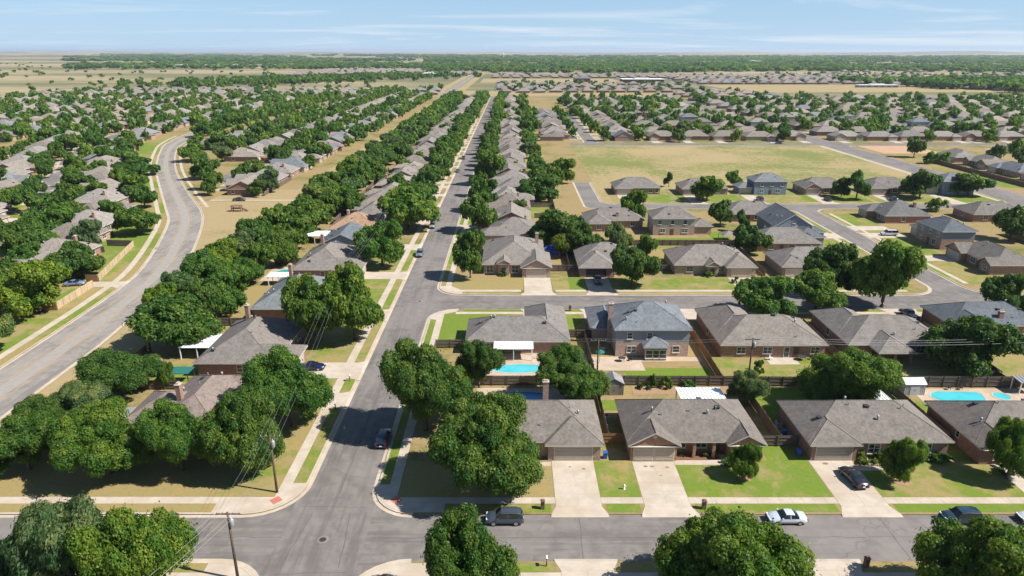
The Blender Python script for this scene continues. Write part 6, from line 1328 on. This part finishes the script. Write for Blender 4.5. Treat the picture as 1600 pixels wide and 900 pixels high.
# garden beds and shrubs
def bed(label, pts, mat='mulch'): m = MB(); m.prism(pts, -.02, .03); return struct('garden_bed', m.mesh('garden_bed', mat), label, 'garden bed')
bed('red-brown planting bed before the posted porch', [(23.2,83.8),(29.4,83.8),(29.4,85.4),(23.4,85.6)]); bed('tan stone-edged bed along the rail fence', [(20.6,103.2),(38,104.2),(38.4,106.4),(20.6,106.4)], 'soil'); bed('round bed under the small lawn tree', ell(31.8,79.5,1.0,.8,14), 'soil'); bed('round bed under the sedan house tree', ell(52.8,78.6,1.2,.9,14), 'soil'); bed('planting bed beside the sedan house garage', [(48.6,82.5),(53.2,82.6),(53.2,84.4),(48.9,84.4)], 'soil')
for x, y, r, h, lb in [(49.6,84.0,1.0,1.1,'clipped shrub nearest the sedan house garage'),(52.3,84.0,1.0,1.3,'second clipped shrub before the sedan house'),(49.4,82.9,.8,.8,'low shrub beside the sedan driveway'),(51.0,82.9,.7,.7,'low shrub by the sedan house path'),(60.0,83.6,1.4,1.2,'dark shrub before right window of sedan house'),(61.6,83.6,1.0,1.0,'small dark shrub at the sedan house corner'),(68.0,81.0,1.4,1.5,'yellow-green shrub before the right edge house'),(27.6,84.8,.5,.7,'small shrub in the porch bed'),(24.4,84.7,.4,.4,'tiny shrub in the porch bed near garage'),(30.6,82.9,1.0,.8,'low shrub behind the small lawn tree'),(22.2,105.6,.7,.9,'first dark shrub at the rail fence'),(23.6,105.4,.6,.8,'second dark shrub at the rail fence'),(24.4,106.3,.8,2.2,'slender bright shrub at the rail fence'),(26.8,105.9,.9,2.0,'bright upright shrub at middle of rail fence'),(30.6,106.0,1.1,1.3,'grey-green shrub right end of rail fence'),(-2.3,168.2,1.0,1.6,'yellow shrub beside the gabled corner entry'),(56,162.5,.9,1.6,'small shrub on the broad tan house lawn'),(51,168,1.6,1.6,'dark shrub before broad tan-roofed house'),(44.5,112,1.2,2.2,'thin yellow shrub beside the rear fence pole'),(-44,118,1.0,.8,'low shrub left of large brown-roofed house')]: shrub(x, y, r, h, lb)
m = MB(); gs = random.Random(4)
rk = thing('rock_border', 'tan rocks edging the bed before the sedan house', 'rocks', (51.5, 83, 0))
for i in range(9):
    b = MB(); s = gs.uniform(.2,.42); b.prism([(s*gs.uniform(.8,1.2)*math.cos(k*1.047), s*.8*gs.uniform(.8,1.2)*math.sin(k*1.047)) for k in range(6)], -.05, s*.7); ob('stone', b.mesh('stone', 'stone'), rk, (gs.uniform(-1.6,1.8), gs.uniform(-.7,.6), .02))
wf = MB(); wt = thing('rock_waterfall', 'rock waterfall feature at left of the oblong pool', 'rocks', (70.2, 98.6, 0))
for i in range(14):
    b = MB(); s = gs.uniform(.3,.6); b.prism([(s*gs.uniform(.8,1.2)*math.cos(k*.9), s*gs.uniform(.8,1.2)*math.sin(k*.9)) for k in range(7)], -.05, gs.uniform(.3,.9)); ob('stone', b.mesh('stone', 'stone'), wt, (gs.uniform(-1.6,1.4), gs.uniform(-1.4,1.2), .02))
# pale fence runs left of the curved road, brown wall on the right, bare lot
fence('pale new fence along the sidewalk of curved road, far run', [(-104.3,163.5),(-112.6,196)], 1.9, 'fence_new'); fence('pale new fence along the sidewalk of curved road, near run', [(-102.2,143.5),(-103.2,159)], 1.9, 'fence_new'); fence('short golden fence joining the pale fences', [(-104.5,163.3),(-107.5,163.4)], 1.9, 'fence_gold'); fence('dark back fence at end of pale fence', [(-112.8,196.2),(-121,197)], 1.9)
fence('brown end of near pale fence', [(-102.2,143.2),(-108,143.2)], 1.9, 'fence_gold')
drive(frame((-97.3, 161), math.pi/2), -1.6, 2.4, 9, 'driveway between the two pale fences', flare=.9)
lrect('west', -113, -105, 164.5, 195, .66); lrect('west', -108, -103.6, 145, 158, .75)
bw = thing('brick_wall', 'low brown brick wall along the right side of wide road', 'wall', (220, 280, 0)); 
for i in range(20): ob('panel', cached('bwall', lambda: MB().box(-.15,.15,-2.1,2.1,-.1,2.0).box(-.22,.22,1.9,2.3,-.1,2.2).mesh('panel', 'wall_brown')), bw, (0, i*4.2, 0))
m = MB(); m.poly([(212,392,.01),(246,392,.01),(246,425,.01),(212,425,.01)]); struct('dirt_lot', m.mesh('dirt_lot', 'dirt_lot'), 'bare orange dirt lot right of the wide road', 'lot')
for k, me in LAWN.items(): struct('lawn', me.mesh('lawn', 'lawn', attr='green'), {'front':'green and tan front and back lawns of nearest houses','middle':'lawns right of the long street','west_strip':'lawns and verges left of the long street','west':'lawns left of the curved road','south_east':'grass verge at the bottom right','south_west':'grass verge at the bottom left','east':'lawns right of narrow side street','field_block':'lawns below the open field','north':'lawns beyond the field','north_east':'lawns far right beyond wide road','far_east':'lawns behind the brown wall'}[k], 'lawn')
# ------------------------------------------------------------------ the distance
def batch(name, V, F, C, label, cat):
    V = np.concatenate(V); n = sum(len(f) for f in F); off = 0; idx = []; tot = []
    for v_, f in zip(C[1], F): idx.append(f + off); off += v_
    F = np.concatenate([i.reshape(-1) for i in idx]).astype(np.int32); nf = len(F)//4
    m = bpy.data.meshes.new(name); m.vertices.add(len(V)); m.vertices.foreach_set('co', V.astype(np.float32).reshape(-1)); m.loops.add(nf*4); m.loops.foreach_set('vertex_index', F); m.polygons.add(nf)
    m.polygons.foreach_set('loop_start', np.arange(0, nf*4, 4, dtype=np.int32)); m.polygons.foreach_set('loop_total', np.full(nf, 4, dtype=np.int32)); m.update(calc_edges=True); return m
def far_trees(name, label, items, leaves, leafsize, mat='leaf', nvar=3):
    """items: (x, y, h, r); one joined mesh of leaf-clump faces"""
    tm = []
    for i in range(nvar):
        cm, cs = crown_mesh('tmp', 500+i+leaves, ['dome','round','dome'][i % 3], max(8, min(34, leaves//7)), leaves, leafsize, mat)
        a = np.empty(len(cm.vertices)*3); cm.vertices.foreach_get('co', a); tm.append(a.reshape(-1, 3)); bpy.data.meshes.remove(cm)
    g = np.random.default_rng(3); V = []; n = 0
    for i, (x, y, h, r) in enumerate(items):
        t = tm[i % nvar]; a = g.uniform(0, 6.28); c, s = math.cos(a), math.sin(a)
        v = np.empty_like(t); v[:, 0] = x + r*(t[:, 0]*c - t[:, 1]*s); v[:, 1] = y + r*(t[:, 0]*s + t[:, 1]*c); v[:, 2] = h*(.12 + .88*t[:, 2]); V.append(v)
    V = np.concatenate(V); nf = len(V)//4
    m = bpy.data.meshes.new(name); m.vertices.add(len(V)); m.vertices.foreach_set('co', V.astype(np.float32).reshape(-1)); m.loops.add(nf*4); m.loops.foreach_set('vertex_index', np.arange(nf*4, dtype=np.int32)); m.polygons.add(nf)
    m.polygons.foreach_set('loop_start', np.arange(0, nf*4, 4, dtype=np.int32)); m.polygons.foreach_set('loop_total', np.full(nf, 4, dtype=np.int32)); m.materials.append(M[mat]); m.update(calc_edges=True)
    per = nf//max(1, len(items)); tn = np.ones(nf, dtype=np.float32); k0 = 0
    for i in range(len(items)): q = len(tm[i % nvar])//4; tn[k0:k0+q] = g.uniform(.72, 1.2)*g.uniform(.85, 1.15, q); k0 += q
    at = m.attributes.new('tone', 'FLOAT', 'FACE'); at.data.foreach_set('value', tn)
    o = tag(ob(name, m), label, 'trees', None, 'stuff'); o.color = (1.2,1.2,1.25,1); return o  # far foliage lightened and blued: haze put into its colour
def far_houses(name, label, items):
    """items: (x, y, rz, w, d, roofcol, wallcol): hip-roofed boxes with a garage wing, one joined mesh"""
    V = []; F = []; C = []
    for (x, y, rz, w_, d_, rc, wc) in items:
        c, s = math.cos(rz), math.sin(rz); T = lambda a, b, z: (x + c*a - s*b, y + s*a + c*b, z)
        def hip(x0, x1, y0, y1, e, pt, ax):
            k = len(V); V.extend([T(x0+.5,y0+.5,-.2),T(x1-.5,y0+.5,-.2),T(x1-.5,y1-.5,-.2),T(x0+.5,y1-.5,-.2),T(x0+.5,y0+.5,e),T(x1-.5,y0+.5,e),T(x1-.5,y1-.5,e),T(x0+.5,y1-.5,e)])
            for q in ((0,1,5,4),(1,2,6,5),(2,3,7,6),(3,0,4,7)): F.append([k+i for i in q]); C.append(wc)
            k = len(V)
            if ax == 'x': h = (y1-y0)/2; a, b = (x0+h, (y0+y1)/2), (x1-h, (y0+y1)/2)
            else: h = (x1-x0)/2; a, b = ((x0+x1)/2, y0+h), ((x0+x1)/2, y1-h)
            V.extend([T(x0,y0,e-.1),T(x1,y0,e-.1),T(x1,y1,e-.1),T(x0,y1,e-.1),T(*a,e+h*pt),T(*b,e+h*pt)])
            fs = ((0,1,5,4),(2,3,4,5),(3,0,4),(1,2,5)) if ax == 'x' else ((1,2,5,4),(3,0,4,5),(0,1,4),(2,3,5))
            for q in fs: F.append([k+i for i in q]); C.append(rc)
        if d_ > w_: hip(-w_/2, w_/2, 0, d_, 2.75, .52, 'y')
        else: hip(-w_/2, w_/2, 0, d_, 2.75, .52, 'x')
        hip(-w_/2-.02, -w_/2+7, -2.4, d_*.6, 2.74, .52, 'y')
        k = len(V); V.extend([T(-w_/2+1,-1.95,0),T(-w_/2+6,-1.95,0),T(-w_/2+6,-1.95,2.2),T(-w_/2+1,-1.95,2.2)]); F.append([k,k+1,k+2,k+3]); C.append((.45,.40,.34))
    m = bpy.data.meshes.new(name); m.from_pydata(V, [], F); m.materials.append(M['far_mix'])
    at = m.attributes.new('col', 'FLOAT_COLOR', 'FACE'); at.data.foreach_set('color', np.array([(*c, 1) for c in C], dtype=np.float32).reshape(-1)); m.update()
    return tag(ob(name, m), label, 'houses', None, 'stuff')
GD = random.Random(77)
far_houses('distant_houses', 'rows of small roofs in the farther parts of the neighbourhood', [(x, y, rz, 15.5 if pl.startswith('deep') else 19, 16.5 if pl.startswith('deep') else 13, rc, wc) for (x, y, rz, pl, rc, wc, mir, lb) in FAR_H])
far_trees('distant_trees', 'many small round trees among the farther houses', [(t[0], t[1], t[2], t[3]) for t in FAR_T], 330, .17); print('FAR', len(FAR_T), len(FAR_H), len(NEAR_T), len(NEAR_H))
# outer subdivisions, fields and woods
land = lambda nm, pts, mat, lb: struct(nm, (lambda m: (m.poly([(x, y, z) for x, y, z in pts]), m.mesh(nm, mat))[1])(MB()), lb, nm)
def quad(x0, x1, y0, y1, z): return [(x0,y0,z),(x1,y0,z),(x1,y1,z),(x0,y1,z)]
land('field', quad(-82, 330, 915, 1010, -.15), 'field_dry', 'tan dry field beyond the end of the long street')
land('field', quad(330, 760, 1010, 1240, -.15), 'field_dry', 'wide tan field beyond the right neighbourhood')
land('field', quad(-60, 210, 1320, 1520, -.15), 'field_dry', 'yellow field before the distant brick school')
m = MB(); m.poly([(-97,894,-.14),(-86,894,-.14),(-86,6500,-.14),(-97,6500,-.14)]); struct('road', m.mesh('road', 'asphalt_worn'), 'straight far road running to the horizon', 'road')
m = MB(); m.poly([(-84,894,-.15),(-70,894,-.15),(-70,5200,-.15),(-84,5200,-.15)]); m.poly([(-112,894,-.15),(-99,894,-.15),(-99,5200,-.15),(-112,5200,-.15)]); struct('verge', m.mesh('verge', 'field_dry'), 'tan verges of the straight far road', 'verge')
m = MB(); m.poly([(192,904,-.14),(206,904,-.14),(262,1250,-.14),(248,1250,-.14)]); m.poly([(248,1250,-.14),(262,1250,-.14),(240,1900,-.14),(228,1900,-.14)]); struct('road', m.mesh('road', 'asphalt_worn'), 'pale road leading past the distant school', 'road')
FH = []; FT = []
def sub(x0, x1, y0, y1, dx, dy, tree=.5, skip=0.06):
    y = y0; k = 0
    while y < y1:
        x = x0 + GD.uniform(0, dx)
        while x < x1:
            if GD.random() > skip and in_view(x, y, 30):
                rc = tuple(v*1.05 for v in roof_col(GD)); FH.append((x, y, 0 if k % 2 else math.pi, GD.uniform(15,19), GD.uniform(12,15), rc, GD.choice(BRICK)))
                if GD.random() < tree: h = GD.uniform(5,9); FT.append((x + GD.uniform(-9,9), y + GD.uniform(14,24), h, h*.5))
            x += dx*GD.uniform(.92,1.1)
        y += dy; k += 1
sub(-640, -105, 905, 1080, 21, 36, .95); sub(-560, -105, 1720, 2250, 22, 42, .22); sub(215, 330, 900, 1000, 21, 36, .8); sub(-20, 40, 1000, 1300, 22, 40, .5)
sub(-40, 340, 1560, 1760, 21, 40, .25); sub(330, 900, 1270, 1700, 21, 40, .22); sub(700, 1100, 1050, 1200, 21, 36, .8); sub(640, 1300, 1230, 1800, 24, 60, .9, .3); sub(-20, 300, 1010, 1260, 22, 42, .8, .25); sub(900, 2400, 2000, 3200, 30, 160, .3, .5)
for i in range(6000):        # woods on the right and beyond
    y = 980*math.exp(GD.random()*2.0); x = GD.uniform(-.12, .80)*y
    if y < 1700 and x < 620 + max(0, 1250-y)*.3: continue
    if y < 1900 and x < 330: continue
    if not in_view(x, y, 40) or (math.sin(y*.0042 + x*.0008) + .8*math.sin(y*.0017 - x*.0031 + 1.3) > .75): continue
    h = GD.uniform(7, 12)*(1 + y/9000); FT.append((x, y, h, h*GD.uniform(.6,.9)*(1 + y/4500)))
for i in range(2200):         # thin wood band at mid left
    y = 2300*math.exp(GD.random()*1.5); x = GD.uniform(-.62, .02)*y
    if math.sin(x*.0021 + y*.0012) + math.sin(y*.0031) < .1: continue
    h = GD.uniform(7, 11)*(1 + y/8000); FT.append((x, y, h, h*GD.uniform(.6,1.0)*(1 + y/4000)))
for i in range(420):         # line of trees behind the left neighbourhood
    t = GD.random(); y = 1180 + t*500 + GD.gauss(0, 45); x = -520 + t*300 + GD.gauss(0, 70); h = GD.uniform(7,11); FT.append((x, y, h, h*.6))
for i in range(150):         # scattered bushes on the dry plain
    y = GD.uniform(1000, 3600); x = -GD.uniform(.34, .78)*y; h = GD.uniform(4,7); FT.append((x, y, h, h*.8))
far_houses('far_subdivision', 'dense distant grey roofs near the horizon', FH)
far_trees('distant_woodland', 'dark green woods and bushes toward the horizon', FT, 38, .43)
def shedlike(label, x, y, w_, d_, h, wall, roof, name='distant_building'):
    t = thing(name, label, 'building', (x, y, -.2)); ob('wall', MB().box(-w_/2,w_/2,-d_/2,d_/2,0,h).mesh('wall', wall), t); ob('roof', MB().box(-w_/2-1,w_/2+1,-d_/2-1,d_/2+1,h,h+.8).box(-w_/5,w_/6,-d_/4,d_/4,h+.8,h+2.2).mesh('roof', roof), t)
    for i in range(6): ob('window', MB().box(-w_*.05,w_*.05,-.2,.1,h*.3,h*.62).mesh('window', 'window_glass'), t, (-w_/2 + w_*(i+.5)/6, -d_/2, 0))
shedlike('long brown brick school building in the far centre', 242, 1330, 76, 40, 6, 'mail_brick', 'white_roof'); shedlike('smaller brown building left of the brick school', 132, 1350, 30, 24, 7, 'wall_brown', 'grey_metal'); shedlike('white-roofed store beside the straight far road', -190, 1640, 60, 30, 7, 'grey_metal', 'white_roof')
shedlike('pale blue storage units at far right field edge', 590, 1150, 64, 14, 3.5, 'grey_metal', 'white_roof')
for i in range(9): shedlike(['widest white warehouse far left','second white warehouse far left','third white warehouse far left','low white shed far left of warehouses','small white shed between far warehouses','white building at the right end of warehouses','pale building near horizon far right','second pale building near horizon far right','third pale building near horizon far right'][i], [-1150,-1040,-900,-1300,-980,-840,900,1010,1130][i], [2550,2600,2640,2480,2750,2700,3300,3350,3400][i], [120,80,70,50,40,60,90,70,110][i], 40, [9,10,8,6,7,9,10,9,12][i], 'white_metal', 'white_roof')
ot = thing('observation_tower', 'tiny water tower on the horizon right of centre', 'tower', (-62, 5200, 0)); ob('leg', MB().tube([(0,0,0),(0,0,30)], [2,2], 8).mesh('leg', 'white_metal'), ot); ob('tank', MB().tube([(0,0,28),(0,0,31),(0,0,36),(0,0,39)], [3,7,7,2], 12).mesh('tank', 'white_metal'), ot)
def hill(label, x0, x1, y, h, dep, seed):
    g = random.Random(seed); m = MB(); n = 60; rows_ = 5; ph = [g.uniform(0, 6) for _ in range(4)]
    for j in range(rows_+1):
        for i in range(n+1):
            t = i/n; x = x0 + (x1-x0)*t; k = .55 + .22*math.sin(5*t*3.1+ph[0]) + .13*math.sin(13*t*3.1+ph[1]) + .08*math.sin(31*t*3.1+ph[2]); e = math.sin(math.pi*t)**.35; m.v.append((x, y + dep*(j/rows_-.5), -.5 + h*k*e*math.sin(math.pi*j/rows_)))
    for j in range(rows_):
        for i in range(n): m.face([j*(n+1)+i, j*(n+1)+i+1, (j+1)*(n+1)+i+1, (j+1)*(n+1)+i])
    struct('hill', m.mesh('hill', 'land', True), label, 'hill')
hill('low tan ridge along the left horizon', -14000, -1500, 13500, 62, 5200, 1); hill('low dark ridge along the right horizon', 1800, 15500, 14500, 70, 5200, 2); hill('faint low rise in the middle of the horizon', -4500, 5200, 17000, 48, 5000, 3); hill('nearer low rise at the far left', -9500, -3800, 8200, 26, 2600, 4)
# ------------------------------------------------------------------ haze
hz = NB('haze_air'); hz.t.nodes.remove(hz.b); pv = hz.n('ShaderNodeVolumePrincipled'); pv.inputs['Color'].default_value = (.80,.88,1.0,1); pv.inputs['Density'].default_value = HAZE; pv.inputs['Anisotropy'].default_value = .2; hz.l(pv.outputs[0], hz.out.inputs['Volume'])
M['haze_air'] = hz.m
tag(ob('haze', MB().box(-43000,43000,-400,43000,-1.5,95).mesh('haze', 'haze_air')), 'thin pale blue haze over the far plain', 'haze', None, 'stuff')
